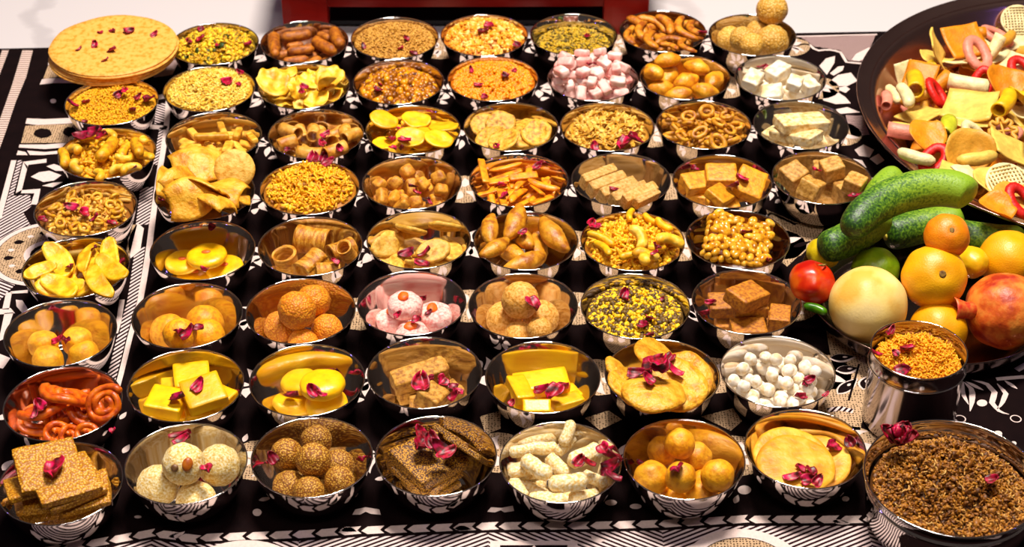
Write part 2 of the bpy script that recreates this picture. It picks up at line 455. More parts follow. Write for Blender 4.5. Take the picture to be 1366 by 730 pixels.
# bands running between the first and second file of bowls
strip([(226, 120), (221, 180), (212, 234), (205, 282), (199, 331), (188, 397), (174, 445), (161, 498), (148, 545), (133, 600)], 7)
strip([(216, 170), (207, 220)], 6, HATCH); strip([(196, 250), (190, 300)], 17, HATCH); strip([(187, 330), (177, 400), (163, 450), (152, 495), (138, 545)], 13, HATCH)
poly([(183, 297), (192, 305), (187, 335), (174, 345), (170, 320)], CREAM, 2); strip([(163, 400), (156, 445)], 7); strip([(180, 300), (165, 360)], 6, DOTS, 2)
poly([(208, 128), (222, 124), (221, 131), (208, 134)]); poly([(208, 140), (221, 137), (219, 162), (206, 166)], HATCH2); poly([(196, 166), (224, 168), (222, 173), (196, 172)])
poly([(198, 86), (240, 78), (230, 100), (205, 104)], LINES)
section('leaf_motifs')
# left foot
leaf_w(at(3, 628, 0)[:2], 1.0, .017, .011); leaf_w(at(30, 596, 0)[:2], .3, .013, .008); leaf_w(at(164, 605, 0)[:2], 1.25, .012, .006); leaf_w(at(-6, 560, 0)[:2], .5, .02, .008)

section('front_border')
# border along the front: chevrons, hatched ground, arches
front = [(20, 742), (117, 727), (205, 712), (252, 719), (400, 714), (473, 709), (652, 703), (800, 702), (882, 700), (985, 694), (1155, 694), (1330, 690)]
fw_ = V([at(x, y, 0)[:2] for x, y in front]); fd = np.r_[0, np.cumsum(np.linalg.norm(np.diff(fw_, axis=0), axis=1))]
s_ = 0.0
while s_ < fd[-1] - .02:
    x = np.interp(s_, fd, fw_[:, 0]); y = np.interp(s_, fd, fw_[:, 1]); x2 = np.interp(s_ + .01, fd, fw_[:, 0]); y2 = np.interp(s_ + .01, fd, fw_[:, 1])
    t = V((x2 - x, y2 - y)); t /= np.linalg.norm(t); n_ = V((-t[1], t[0]))
    sh = [(0, 0), (.005, .0048), (.0185, .0052), (.0150, .0006), (.0185, -.0035), (.005, -.004)]
    poly_w([tuple(V((x, y)) + t * a + n_ * b) for a, b in sh], CREAM, 2); s_ += .0185
for i in range(len(fw_) - 1):                       # stripes below the chevrons
    a, b = fw_[i], fw_[i + 1]
    for k, (d0, d1) in enumerate(((.007, .060),)):
        poly_w([(a[0], a[1] - d0), (b[0], b[1] - d0), (b[0], b[1] - d1), (a[0], a[1] - d1)], HATCH3 if (i // 2) % 2 == 0 else HATCH2, 0)
for px, rr in ((330, .055), (985, .050)):           # arches with a dotted heart
    c = at(px, 720 if px < 500 else 705, 0)[:2] - V((0, rr + .001))
    ring_w(c, rr - .010, rr, CREAM, 3, 40); ring_w(c, 0, rr - .0105, DOTS, 3, 30); ring_w(c, rr - .0105, rr - .0098, DARK, 4, 40); ring_w(c, 0, .012, DARK, 4, 20)
for px in (712, 1290):
    c = at(px, 722, 0)[:2]
    poly_w([(c[0] - .035, c[1]), (c[0] + .035, c[1]), (c[0] + .035, c[1] - .045), (c[0] - .035, c[1] - .045)], CREAM, 3)
    poly_w([(c[0] - .027, c[1] - .005), (c[0] + .027, c[1] - .005), (c[0] + .027, c[1] - .04), (c[0] - .027, c[1] - .04)], DARK, 4)
    for k in range(5): leaf_w((c[0], c[1] - .022), k * 1.256 + .3, .017, .008, CREAM, 5)
oval(343, 684, 6, 5); poly([(470, 687), (474, 680), (488, 677), (506, 680), (508, 687), (495, 686), (488, 683), (480, 687)]); poly([(650, 683), (655, 677), (668, 678), (684, 675), (686, 682), (673, 684), (668, 681), (660, 684)])
oval(993, 654, 9, 6); oval(815, 671, 8, 4); oval(848, 676, 8, 3.5); oval(1128, 666, 5, 3.5); oval(184, 690, 5, 2); oval(598, 640, 4, 3)
for px, py, a in ((160, 560, 1.2), (325, 590, 1.4), (345, 668, .3), (470, 665, 1.2), (640, 660, 1.3), (500, 640, 0.2), (690, 668, 1.1), (980, 672, 1.2)): leaf_w(at(px, py, 0)[:2], a, .011, .005)

section('corner_leaves')
# back right corner: lines, zigzag, leaves
poly([(1058, 50), (1168, 47), (1160, 66), (1150, 82), (1132, 81), (1120, 67), (1086, 62), (1076, 55)], LINES)
strip([(1052, 66), (1060, 61), (1078, 58), (1089, 68), (1104, 66), (1121, 69), (1129, 83), (1152, 85)], 4)
strip([(1056, 49), (1170, 46)], 3)
poly([(1136, 80), (1142, 72), (1158, 64), (1166, 64), (1158, 76), (1146, 82)], CREAM, 3)
for pg in ([(1093, 88), (1102, 78), (1114, 75), (1113, 84), (1103, 100)], [(1107, 98), (1118, 89), (1126, 88), (1124, 94), (1112, 101)], [(1105, 110), (1118, 100), (1135, 97), (1144, 108), (1130, 115), (1110, 115)],
           [(1113, 118), (1128, 115), (1134, 119), (1128, 124)], [(1097, 120), (1110, 118), (1128, 130), (1135, 138), (1115, 139), (1098, 134)], [(1115, 146), (1130, 143), (1148, 150), (1120, 152)]): poly(pg)
poly([(1128, 154), (1150, 154), (1160, 180), (1136, 184)], LINES); poly([(1140, 200), (1152, 193), (1166, 200), (1160, 210), (1146, 208)]); poly([(1160, 212), (1172, 205), (1180, 214), (1170, 220)]); poly([(1138, 212), (1150, 214), (1156, 224), (1146, 222)])
section('dotted_ground')
# dotted grounds with dark leaves
poly([(1022, 280), (1060, 296), (1100, 304), (1086, 322), (1050, 356), (1036, 344)], DOTS); strip([(1010, 300), (1028, 284), (1062, 300)], 5); leaf_w(at(1058, 330, 0)[:2], .5, .022, .006, DARK)
poly([(1102, 440), (1166, 478), (1158, 530), (1146, 580), (1086, 545), (1112, 500)], DOTS)
for px, py, a, L in ((1118, 525, .8, .028), (1116, 494, .15, .020), (1152, 519, 1.2, .018), (1108, 478, .1, .022)):
    leaf_w(at(px, py, 0)[:2] - V((.001, .0012)), a, L + .003, .0125, CREAM, 2); leaf_w(at(px, py, 0)[:2], a, L, .0095, DARK, 3); p = at(px, py, 0)[:2] + V((math.cos(a), math.sin(a))) * L * .5; leaf_w(p, a, .005, .0028, CREAM, 4)
strip([(1132, 535), (1142, 500), (1146, 486)], 3, DARK, 3); strip([(1104, 548), (1120, 545), (1138, 549)], 9, HATCH, 3)
poly([(640, 556), (668, 548), (668, 572), (648, 580)], DOTS); poly([(935, 556), (978, 545), (990, 562), (975, 575)], DOTS); poly([(780, 558), (812, 548), (830, 560), (800, 574)], DOTS)
section('scroll_motifs')
# right: scrolls beside the tall cup
strip([(1286, 510), (1297, 520), (1297, 534), (1294, 549)], 8, CREAM, 1, True); strip([(1285, 509), (1284, 525), (1292, 540)], 6, CREAM, 2, True); strip([(1288, 509), (1312, 521)], 6, CREAM, 1, True)
strip([(1296, 507), (1316, 512), (1327, 524), (1323, 538), (1334, 550), (1346, 553)], 8, CREAM, 1, True); strip([(1330, 512), (1342, 525), (1336, 540), (1330, 546)], 7, CREAM, 1, True); strip([(1329, 506), (1366, 503), (1400, 500)], 7, CREAM, 1); strip([(1340, 508), (1357, 519)], 6, CREAM, 2, True)
oval(1310, 538, 7, 4.5); strip([(1356, 494), (1370, 486), (1390, 480)], 9)
for px, py in ((1281, 559), (1355, 559)):
    c = at(px, py, 0)[:2]; ring_w(c, .0040, .0050, CREAM, 2, 20)
oval(1331, 579, 6, 4); oval(1352, 592, 4, 3)
# ------------------------------------------------------------------ where the bowls stand (row from the back * 10 + place from the left)
BOWLS = {12: (-0.3342, 1.8213), 13: (-0.2334, 1.8260), 14: (-0.1321, 1.8344), 15: (-0.0309, 1.8403), 16: (0.0707, 1.8416), 17: (0.1719, 1.8491), 18:
    (0.2728, 1.8398), 21: (-0.4270, 1.6927), 22: (-0.3266, 1.7201), 23: (-0.2247, 1.7255), 24: (-0.1229, 1.7348), 25: (-0.0204, 1.7409), 26: (0.0886,
    1.7413), 27: (0.1892, 1.7433), 28: (0.2927, 1.7416), 31: (-0.4132, 1.5891), 32: (-0.3087, 1.6211), 33: (-0.2032, 1.6265), 34: (-0.1028, 1.6343), 35:
    (-0.0009, 1.6400), 36: (0.0997, 1.6396), 37: (0.2009, 1.6430), 38: (0.3024, 1.6421), 41: (-0.4163, 1.4876), 42: (-0.3037, 1.5152), 43: (-0.2007,
    1.5237), 44: (-0.0995, 1.5329), 45: (0.0069, 1.5367), 46: (0.1091, 1.5376), 47: (0.2098, 1.5338), 48: (0.3101, 1.5403), 51: (-0.4065, 1.3877), 52:
    (-0.2923, 1.4158), 53: (-0.1909, 1.4221), 54: (-0.0888, 1.4329), 55: (0.0133, 1.4307), 56: (0.1147, 1.4292), 57: (0.2151, 1.4319), 61: (-0.4010,
    1.2879), 62: (-0.2921, 1.3134), 63: (-0.1907, 1.3197), 64: (-0.0911, 1.3314), 65: (0.0101, 1.3270), 66: (0.1115, 1.3261), 67: (0.2128, 1.3320), 71:
    (-0.3795, 1.1902), 72: (-0.2791, 1.2139), 73: (-0.1759, 1.2208), 74: (-0.0755, 1.2306), 75: (0.0262, 1.2241), 76: (0.1291, 1.2263), 77: (0.2289,
    1.2311), 81: (-0.3616, 1.0903), 82: (-0.2645, 1.1138), 83: (-0.1631, 1.1212), 84: (-0.0622, 1.1227), 85: (0.0389, 1.1146), 86: (0.1396, 1.1180), 87:
    (0.2396, 1.1305)}
_p = at(151, 57, 0.056); BOWLS[11] = (float(_p[0]), float(_p[1]))
RIM = 0.041; BR = 0.05
# the field of the cloth: curling leaves in the gaps between the bowls
fr = random.Random(11); section('leaf_motifs')
for key, (x, y) in BOWLS.items():
    if key % 10 == 1: continue
    for dx, dy in ((.05, .05),):
        c = V((x + dx, y + dy)); s = fr.random()
        a0 = fr.uniform(0, 6.28)
        for k in range(5 + int(s * 3)):
            a = a0 + k * 6.283 / 7 + fr.uniform(-.3, .3)
            leaf_w(c + V((math.cos(a), math.sin(a))) * .004, a, fr.uniform(.013, .022), fr.uniform(.006, .010), CREAM, 2, bend=fr.uniform(-.35, .35))
        if s > .55:
            leaf_w(c + V((fr.uniform(-.02, .02), -.028)), fr.uniform(0, 3), .012, .007, CREAM, 2, bend=.2)
        if s < .35: ring_w(c, 0, .026, DOTS, 1, 16)
    if fr.random() < .8:
        leaf_w((x + fr.uniform(-.04, .04), y - .043), fr.uniform(-.6, .6), .014, .006, CREAM, 2, bend=fr.uniform(-.3, .3))
for nm, (PV, PF, PM) in PARTS.items():
    pm = bpy.data.meshes.new(nm); pm.from_pydata(PV, [], PF)
    for m_ in CM: pm.materials.append(m_)
    pm.polygons.foreach_set('material_index', PM); pm.update()
    link(nm, pm, parent=cloth, kind='stuff')

# ------------------------------------------------------------------ red low stool behind
def red_paint():
    return mat('red_painted_wood', [(0.33, 0.012, 0.010), (0.42, 0.02, 0.014)], mm=14, rough=.35, bump=.1, stretch=(.3, 1, 1), var=0)
redm = red_paint(); navy = mat('dark_blue_board', [(0.004, 0.005, 0.03), (0.006, 0.008, 0.05)], mm=30, rough=.5, var=0)
st = bpy.data.objects.new('low_stool', None); COL.objects.link(st); st.location = (-0.054, 2.03, -0.0045)
st['label'] = 'low red painted wooden stool with dark recess behind the back row'; st['category'] = 'stool'
def part(name, shape, m, loc, parent, smooth=False): return link(name, to_mesh(name, shape, m, smooth), loc, parent=parent)
part('stool_top', block(.46, .22, .022, .003, n=4), redm, (0, 0, .094), st)
part('apron', block(.33, .016, .050, .002, n=4), redm, (0, -.094, .060), st)
part('apron', block(.33, .016, .034, .002, n=4), redm, (0, .094, .066), st)
part('bottom_board', block(.33, .17, .006, .001, n=2), navy, (0, 0, .0060), st)
part('back_board', block(.33, .006, .044, .001, n=2), navy, (0, .082, .0315), st)
for sx in (-1, 1):
    part('side_apron', block(.016, .15, .034, .002, n=4), redm, (sx * .205, 0, .066), st)
    for sy in (-1, 1): part('leg', block(.054, .030, .083, .003, n=4), redm, (sx * .189, sy * .093, .0415), st)

# ------------------------------------------------------------------ bowls
OUT = [(0, 0), (.0250, 0), (.0287, .0010), (.0332, .0042), (.0380, .0105), (.0420, .0185), (.0452, .0265), (.0476, .0345), (.0491, .0400)]
prof = OUT + [(.0493, .0404), (.0488, .0404), (.0484, .0400)] + [(r - .0009 * (1 if r > .03 else .5), z + .0009 * (1 if r < .04 else .3)) for r, z in OUT[::-1] if r > 0][1:] + [(0, .0009)]
def smooth_prof(p, k=3):
    q = []
    for a, b, c_, d in zip([p[0]] + p[:-2], p[:-1], p[1:], p[2:] + [p[-1]]):
        a, b, c_, d = map(V, (a, b, c_, d))
        for t in np.arange(k) / k:
            q.append(tuple(.5 * ((2 * b) + (-a + c_) * t + (2 * a - 5 * b + 4 * c_ - d) * t * t + (-a + 3 * b - 3 * c_ + d) * t ** 3)))
    q.append(p[-1]); q = [(max(0, r), z) for r, z in q]
    return q
def rolled_rim(R, z, t, seg=72): return ring(R, t, n=seg, seg=8)[0] + V((0, 0, z)), ring(R, t, n=seg, seg=8)[1]
bowl_me = to_mesh('bowl_body', lathe(smooth_prof(prof, 3), 72), steel); rim_me = to_mesh('rim', rolled_rim(.0491, .0406, .00062), steel)
def vessel(name, loc, label, cat, group, parts_):
    o = bpy.data.objects.new(name, None); COL.objects.link(o); o.location = loc; o['label'] = label; o['category'] = cat
    if group: o['group'] = group
    for pn, me in parts_: link(pn, me, parent=o)
    return o
IN_R = [0, .0247, .0280, .0324, .0370, .0410, .0443, .0467, .0484, .0490]
IN_Z = [.0013, .0013, .0022, .0052, .0113, .0189, .0268, .0348, .0403, .0414]
ROWN = {1: 'back row', 2: 'second row from the back', 3: 'third row from the back', 4: 'fourth row from the back', 5: 'fourth row from the front', 6: 'third row from the front', 7: 'second row from the front', 8: 'front row'}

class Pile:
    """height map of a vessel and what lies in it; pieces come down along the line of sight or straight down"""
    def __init__(s, cx, cy, half, fn, g=.0014):
        s.c = V((cx, cy)); s.half = half; s.g = g; s.n = int(2 * half / g) + 1
        t = (np.arange(s.n) - s.n // 2) * g
        X, Y = np.meshgrid(t, t, indexing='ij'); s.H = fn(np.hypot(X, Y)); s.X, s.Y = X, Y
    def cell(s, xy):
        ij = np.rint((xy - s.c) / s.g).astype(int) + s.n // 2
        return np.minimum(np.maximum(ij, 0), s.n - 1)
    def down_ray(s, v, px, py, z0, sink=.0006):
        """the lowest free place of the shape's origin along the line of sight through a pixel"""
        q = v[::max(1, len(v) // 360)]; d = ray(px, py)
        zs = np.arange(z0, 0.001, -.0009)
        pos = CAM + np.outer((zs - CAM[2]) / d[2], d)
        P = pos[:, None, :2] + q[None, :, :2]; ij = s.cell(P)
        pen = (s.H[ij[..., 0], ij[..., 1]] - (zs[:, None] + q[None, :, 2])).max(1)
        ok = np.nonzero(pen <= sink)[0]
        return pos[ok[-1] if len(ok) else 0]
    def down(s, v, x, y, z0, sink=.0006):
        ij = s.cell(v[:, :2] + V((x, y)))
        return V((x, y, (s.H[ij[:, 0], ij[:, 1]] - v[:, 2]).max() - sink))
    def add(s, v, pos):
        P = v + pos; ij = s.cell(P[:, :2]); np.maximum.at(s.H, (ij[:, 0], ij[:, 1]), P[:, 2])
def bowl_h(r): return np.where(r < .0490, np.interp(r, IN_R, IN_Z), RIM)
PILES = {}
BOWL_TXT = {}
def bowl(key, contents):
    x, y = BOWLS[key]
    vessel('steel_bowl', (x, y, .0004), 'steel bowl holding %s, %s' % (contents, ROWN[key // 10]), 'bowl', 'small round steel bowls', (('bowl_body', bowl_me), ('rim', rim_me)))
    PILES[key] = Pile(x, y, .062, bowl_h); BOWL_TXT[key] = contents
    return PILES[key]

# ------------------------------------------------------------------ placing pieces
ORD = ['leftmost', 'second from left', 'third from left', 'fourth from left', 'fifth from left', 'sixth from left', 'seventh from left', 'eighth from left']
NUM = {2: 'two', 3: 'three', 4: 'four', 5: 'five', 6: 'six', 7: 'seven', 8: 'eight'}
def dense(shape):
    v, f = shape; c = [v[q[0]] * .5 + v[q[len(q) // 2]] * .5 for q in f]
    return np.concatenate([v, V(c)])
class Kind:
    """one kind of piece: some meshes of it, shared by the copies"""
    def __init__(s, name, shapes, m, smooth=True):
        s.name = name; s.pts = [dense(h) for h in shapes]; s.me = [to_mesh(name, h, m, smooth) for h in shapes]; s.i = 0
    def next(s):
        s.i += 1; return (s.i - 1) % len(s.me)
GROUPS = []
def name_all(objs, one, cat, group, many):
    for o in objs: o['category'] = cat; o['group'] = group
    GROUPS.append((list(objs), one, many)); return objs
def write_labels():
    """labels that single out: by what shows of each piece, its place from left to right, and back, middle or front"""
    bpy.context.view_layer.update(); Q = 3.0; W_, H_ = int(1366 / Q) + 2, int(730 / Q) + 2
    buf = np.full(W_ * H_, 9.0); cache = {}; pts = {}
    for o in scene.objects:                      # coarse depth picture of the scene, from the vertices
        if o.type != 'MESH' or o.name.startswith(('floor', 'patterned', 'woven')): continue
        if o.data.name not in cache:
            a = np.empty(len(o.data.vertices) * 3, np.float32); o.data.vertices.foreach_get('co', a); cache[o.data.name] = a.reshape(-1, 3)
        v = cache[o.data.name]; v = v[::max(1, len(v) // 4000)]
        m_ = np.array(o.matrix_world); d = v @ m_[:3, :3].T + m_[:3, 3] - CAM; z = d @ FW
        x = ((683 + FPX * (d @ RT) / z) / Q).astype(int); y = ((365 - FPX * (d @ UP) / z) / Q).astype(int)
        ok = (x >= 0) & (x < W_) & (y >= 0) & (y < H_); ix = (y * W_ + x)[ok]; z = z[ok]
        np.minimum.at(buf, ix, z); pts[o.name] = (ix, z)
    for objs, one, many in GROUPS:
        vis, hid = [], []
        for o in objs:
            ix, z = pts[o.name]
            (vis if len(ix) and (z <= buf[ix] + .0015).mean() > .07 else hid).append(o)
        short = lambda t: t if len(t.split()) <= 16 else t.replace(' from the back', '').replace(' from the front', '')
        one_ = one or ('one of the ' + many)
        for o in hid: o['label'] = short(one_ + ', mostly hidden underneath')
        vis.sort(key=lambda o: to_px(o.location)[0]); n = len(vis)
        rk = lambda k, m_: 'rightmost' if k == m_ - 1 else ORD[k]
        if n == 1: vis[0]['label'] = one_ if not hid or not one else one + ', on top'
        elif n <= 8:
            for k, o in enumerate(vis): o['label'] = '%s of %s %s' % (rk(k, n), NUM[n], many) if many else '%s, %s' % (one, rk(k, n))
        elif n <= 40:
            by = sorted(vis, key=lambda o: to_px(o.location)[1]); bands = ('back', 'middle', 'front') if n <= 24 else ('backmost', 'mid back', 'middle', 'mid front', 'frontmost')
            c = -(-n // len(bands))
            for nm, part_ in ((b_, by[c * q:c * q + c]) for q, b_ in enumerate(bands)):
                part_.sort(key=lambda o: to_px(o.location)[0])
                for k, o in enumerate(part_): o['label'] = short('%s, %s, %s' % (one, nm, rk(k, len(part_)) if len(part_) > 1 else 'alone'))
        else:
            for o in vis: o['label'] = one
NEAR = [(0, 0), (0, -5), (0, -10), (-5, -4), (5, -4), (0, 5), (-8, 0), (8, 0), (0, -16)]
def put(pile, kind, px, py, rot=(0, 0, 0), k=1.0, which=None, vertical=False, sink=.0006, z0=.08, near=True):
    i = kind.next() if which is None else which
    Rm = np.array(Euler([R_(a) for a in rot]).to_matrix()); v = (kind.pts[i] * k) @ Rm.T
    if vertical: pos = pile.down(v, px, py, z0, sink)
    else:                                   # the lowest rest near that pixel
        pos = min((pile.down_ray(v, px + dx, py + dy, z0, sink) + V((0, 0, 0)) for dx, dy in (NEAR if near else NEAR[:1])), key=lambda q: q[2] + .00030 * math.hypot(*(V(to_px(q)) - (px, py))))
    pile.add(v, pos)
    o = link(kind.name, kind.me[i], pos, rot=[R_(a) for a in rot])
    if k != 1.0: o.scale = (k, k, k)
    return o
def heap(pile, kind, n, rmax, zlim, tilt=25, flat=0, tries=7, seed=0, kr=(.9, 1.1), sink=.0012):
    """pieces tumbled in: each lands in the lowest of some random spots"""
    rg = random.Random(seed); out = []
    for _ in range(n):
        best = None
        for t in range(tries):
            i = rg.randrange(len(kind.me)); k = rg.uniform(*kr)
            rot = (rg.gauss(0, tilt), rg.gauss(0, tilt), rg.uniform(0, 360)) if flat == 0 else (rg.uniform(0, 360), rg.uniform(0, 360), rg.uniform(0, 360))
            a = rg.uniform(0, 6.283); r = rmax * math.sqrt(rg.random())
            Rm = np.array(Euler([R_(q) for q in rot]).to_matrix()); v = (kind.pts[i] * k) @ Rm.T
            pos = pile.down(v, pile.c[0] + r * math.cos(a), pile.c[1] + r * math.sin(a), .12, sink)
            top = (v[:, 2].max() + pos[2])
            if best is None or top < best[0]: best = (top, v, pos, rot, i, k)
        if best[0] > zlim: break
        top, v, pos, rot, i, k = best
        pile.add(v, pos); o = link(kind.name, kind.me[i], pos, rot=[R_(q) for q in rot]); o.scale = (k, k, k); out.append(o)
    return out
def yaw_px(x1, y1, x2, y2, z=.035):
    a, b = at(x1, y1, z), at(x2, y2, z)
    return math.degrees(math.atan2(b[1] - a[1], b[0] - a[0])), float(np.linalg.norm(b - a))
# ------------------------------------------------------------------ rose petals
PET = Kind('rose_petal', [petal_shape(.017, .014, .004, .35, 1), petal_shape(.017, .012, .003, .6, 2), petal_shape(.013, .011, .0035, .3, 3), petal_shape(.017, .014, .004, .45, 4), petal_shape(.015, .008, .003, .8, 5), petal_shape(.011, .012, .004, .5, 6)],
           mat('rose_petal', [(0.09, 0.0, 0.012), (0.36, 0.002, 0.075), (0.60, 0.012, 0.23)], mm=6, rough=.45, var=.4, sss=.0))
pr = random.Random(5)
def petals(pile, pts, on, z0=.12):
    out = []
    for p in pts:
        k = p[2] if len(p) > 2 else 1.0
        out.append(put(pile, PET, p[0], p[1], (pr.uniform(-25, 25), pr.uniform(-25, 25), pr.uniform(0, 360)), k * .66, pr.randrange(6), sink=.0005, z0=z0, near=False))
    name_all(out, 'magenta rose petal lying on the ' + on, 'petal', 'rose petals on the ' + on, 'rose petals on the ' + on)

# ------------------------------------------------------------------ loose fillings that nobody could count
def grain(L, W, H, seed=0):
    v, f = ico(1); v = v * V((L / 2, W / 2, H / 2)); return lumpy(v, W * .34, W * .6, seed), f
def bead(r): return (ico(1)[0] * r, ico(1)[1])
def noodle(L, r, bend, seed=0):
    t = np.linspace(-1, 1, 5); return tube(np.stack([t * L / 2, bend * L * t * t, .3 * bend * L * t ** 3], 1), r, 5)
def flake(L, W, seed=0):
    rg = random.Random(seed); a, b = rg.uniform(-.5, .5), rg.uniform(-.4, .4)
    return sheet(lambda u, v: ((u - .5) * L, (v - .5) * W * (1 - .5 * (2 * u - 1) ** 2), L * (a * (u - .5) ** 2 + b * (u - .5) * (v - .5))), 3, 2, .0006)
def mound(name, pile, key, fill, hp, grains, m, label, cat, seed=0, rough=.0012, tilt=40, rmax=None, layers=.003, c=None, z_lift=0):
    """grains: (shape, how many, tint low, tint high); one object, a rounded bed of loose grains"""
    rg = np.random.default_rng(seed + 100)
    rw = rmax or float(np.interp(fill, IN_Z, IN_R)) - .0012
    cx, cy = c or BOWLS[key]
    nr, ns = 16, 48
    def surf(x, y):
        r = np.hypot(x, y) / rw
        z = fill + hp * (1 - np.clip(r, 0, 1) ** 2)
        return z + rough * 1.6 * math.sin(x * 190 + seed) * math.cos(y * 170 + seed * 2) * (1 - r ** 4)
    prof_ = [(rw * k / nr, 0) for k in range(nr, -1, -1)]
    v, f = lathe([(rw * .75, -fill * .5)] + prof_, ns)
    for i in range(ns, len(v)): v[i][2] = surf(v[i][0], v[i][1]) - .0012 + rough * .6 * noise.noise(Vector((v[i][0] / .004, v[i][1] / .004, seed)))
    for i in range(ns): v[i][2] = fill * .45
    VV = [v]; FF = list(f); TT = [np.full(len(v), .12)]; o = len(v)
    for sh, n, t0, t1 in grains:
        sv, sf = sh; ext = np.abs(sv).max(); quads = len(set(map(len, sf))) == 1; sa = np.array(sf) if quads else None
        a = rg.uniform(0, 2 * math.pi, n); r = np.sqrt(rg.random(n)) * (rw - ext * 1.25)
        for k in range(n):
            x, y = r[k] * math.cos(a[k]), r[k] * math.sin(a[k])
            rot = Euler((R_(rg.normal(0, tilt)), R_(rg.normal(0, tilt)), rg.uniform(0, 6.28))).to_matrix()
            q = (sv * rg.uniform(.8, 1.2)) @ np.array(rot).T + V((x, y, surf(x, y) + rg.random() ** 2 * layers * (1 - (r[k] / rw) ** 3)))
            VV.append(q); FF += (sa + o).tolist() if quads else [tuple(i + o for i in t) for t in sf]; o += len(q)
            TT.append(np.full(len(q), rg.uniform(t0, t1)))
    me = to_mesh(name, (np.concatenate(VV), FF), m, True, np.concatenate(TT))
    ob = link(name, me, (cx, cy, .0004 + z_lift), label=label, cat=cat, kind='stuff')
    pile.add(np.concatenate(VV) , V((cx, cy, z_lift)))
    return ob
def tinted(name, cols, rough=.55): return mat(name, cols, attr='tint', rough=rough, var=0, bump=.3, mm=1.5)

# ================================================================== row 1 (back)
p = bowl(11, 'a stack of wide crisp flatbreads')
fb = mat('toasted_flatbread', [(0.80, 0.40, 0.08), (0.92, 0.58, 0.22), (0.93, 0.61, 0.25)], mm=6, rough=.6, bump=.7, bmm=2.5)
k_ = mpp(151, 55, .05)
fk = Kind('flatbread', [disc(84 * k_, .0022, .0010, 0, s, .015, .0003, 48, 9) for s in range(3)], fb)
x, y = BOWLS[11]; obs = []
for q in range(6): obs.append(put(p, fk, x + fr.uniform(-.0015, .0015), y + fr.uniform(-.0015, .0015), (0, 0, fr.uniform(0, 360)), 1, vertical=True, sink=.0010))
for q, o in enumerate(obs):
    o['category'] = 'flatbread'; o['group'] = 'stacked flatbreads'
    o['label'] = ['wide yellow flatbread at the bottom of the stack', 'wide yellow flatbread second from the bottom of the stack', 'wide yellow flatbread third from the bottom of the stack', 'wide yellow flatbread third from the top of the stack', 'wide yellow flatbread just under the topmost one', 'wide yellow flatbread topmost of the stack, strewn with petals'][q]
petals(p, [(134, 44, .8), (150, 42, .8), (171, 42), (206, 47, .8), (127, 60, .8), (105, 67, .8), (150, 67), (140, 81, .7)], 'stacked flatbreads')

p = bowl(12, 'yellow flattened rice with green leaves')
mound('flattened_rice_mix', p, 12, .034, .013, [(flake(.006, .004, 1), 500, .2, 1), (flake(.005, .003, 2), 400, .2, 1), (grain(.005, .004, .003), 120, .5, 1), (flake(.010, .006, 3), 24, 0.0, 0.02)],
      tinted('yellow_flattened_rice', [(0.05, .12, .01), (0.60, .36, .01), (0.85, .62, .02), (0.95, .78, .12)]), 'heaped bright yellow flattened rice mix with green leaves', 'snack', 1)
petals(p, [(269, 40), (267, 53), (251, 56), (290, 61, .7), (330, 60, 1.1)], 'yellow flattened rice')

p = bowl(13, 'thick brown fried sticks')
brown_fry = mat('dark_fried_dough', [(0.30, .11, .010), (0.48, .19, .016), (0.60, .27, .03)], mm=6, rough=.55, bump=.6, bmm=2)
k_ = mpp(406, 56)
rk = Kind('fried_stick', [rod(.034, .0062, .05, .1, .0006, s) for s in range(3)] + [rod(.027, .0062, -.05, .1, .0006, 5)], brown_fry)
obs = heap(p, rk, 12, .034, .040, 6, seed=3)
for a in [(357, 43, 359, 72), (367, 56, 367, 75), (374, 46, 417, 40), (379, 58, 408, 54), (374, 69, 412, 65), (376, 78, 413, 74), (414, 51, 451, 72), (421, 44, 444, 54), (444, 39, 455, 62), (424, 80, 446, 76)]:
    yw, L = yaw_px(*a, .045); obs.append(put(p, rk, (a[0] + a[2]) / 2, (a[1] + a[3]) / 2, (0, 0, yw), min(1.15, max(.7, L / .036))))
name_all(obs, 'thick dark brown fried stick in the back row', 'snack', 'brown fried sticks', '')

p = bowl(14, 'coarse tan sugar')
mound('coarse_sugar', p, 14, .036, .006, [(grain(.0022, .0020, .0018), 2200, .1, 1)], tinted('tan_sugar', [(0.42, .22, .05), (0.66, .40, .12), (0.78, .54, .22)]), 'smooth bed of coarse tan sugar in the back row', 'sugar', 2, rough=.0006, layers=.001)
petals(p, [(484, 62, .9), (542, 52, .9), (534, 66, .8), (552, 72, .8)], 'tan sugar')

p = bowl(15, 'orange and white puffed cereal')
mound('puffed_cereal_mix', p, 15, .036, .011, [(grain(.005, .004, .0035), 500, .3, 1), (flake(.007, .005, 4), 260, .4, 1), (bead(.0016), 300, .2, .6)], tinted('orange_white_mix', [(0.55, .18, .01), (0.85, .42, .02), (0.92, .55, .08), (0.95, .80, .45)]), 'heaped orange and white puffed cereal mix in the back row', 'snack', 3)
petals(p, [(644, 42), (652, 34), (689, 60)], 'orange and white cereal')

p = bowl(16, 'green and yellow split lentils')
mound('fried_lentils', p, 16, .027, .006, [(grain(.0042, .003, .0022), 1300, .05, 1)], tinted('green_yellow_lentils', [(0.06, .06, .005), (0.32, .24, .01), (0.70, .50, .02), (0.62, .52, .06)]), 'half filled bed of green and yellow fried lentils', 'lentils', 4, rough=.0008, layers=.0015)
petals(p, [(783, 49, .7)], 'green and yellow lentils')

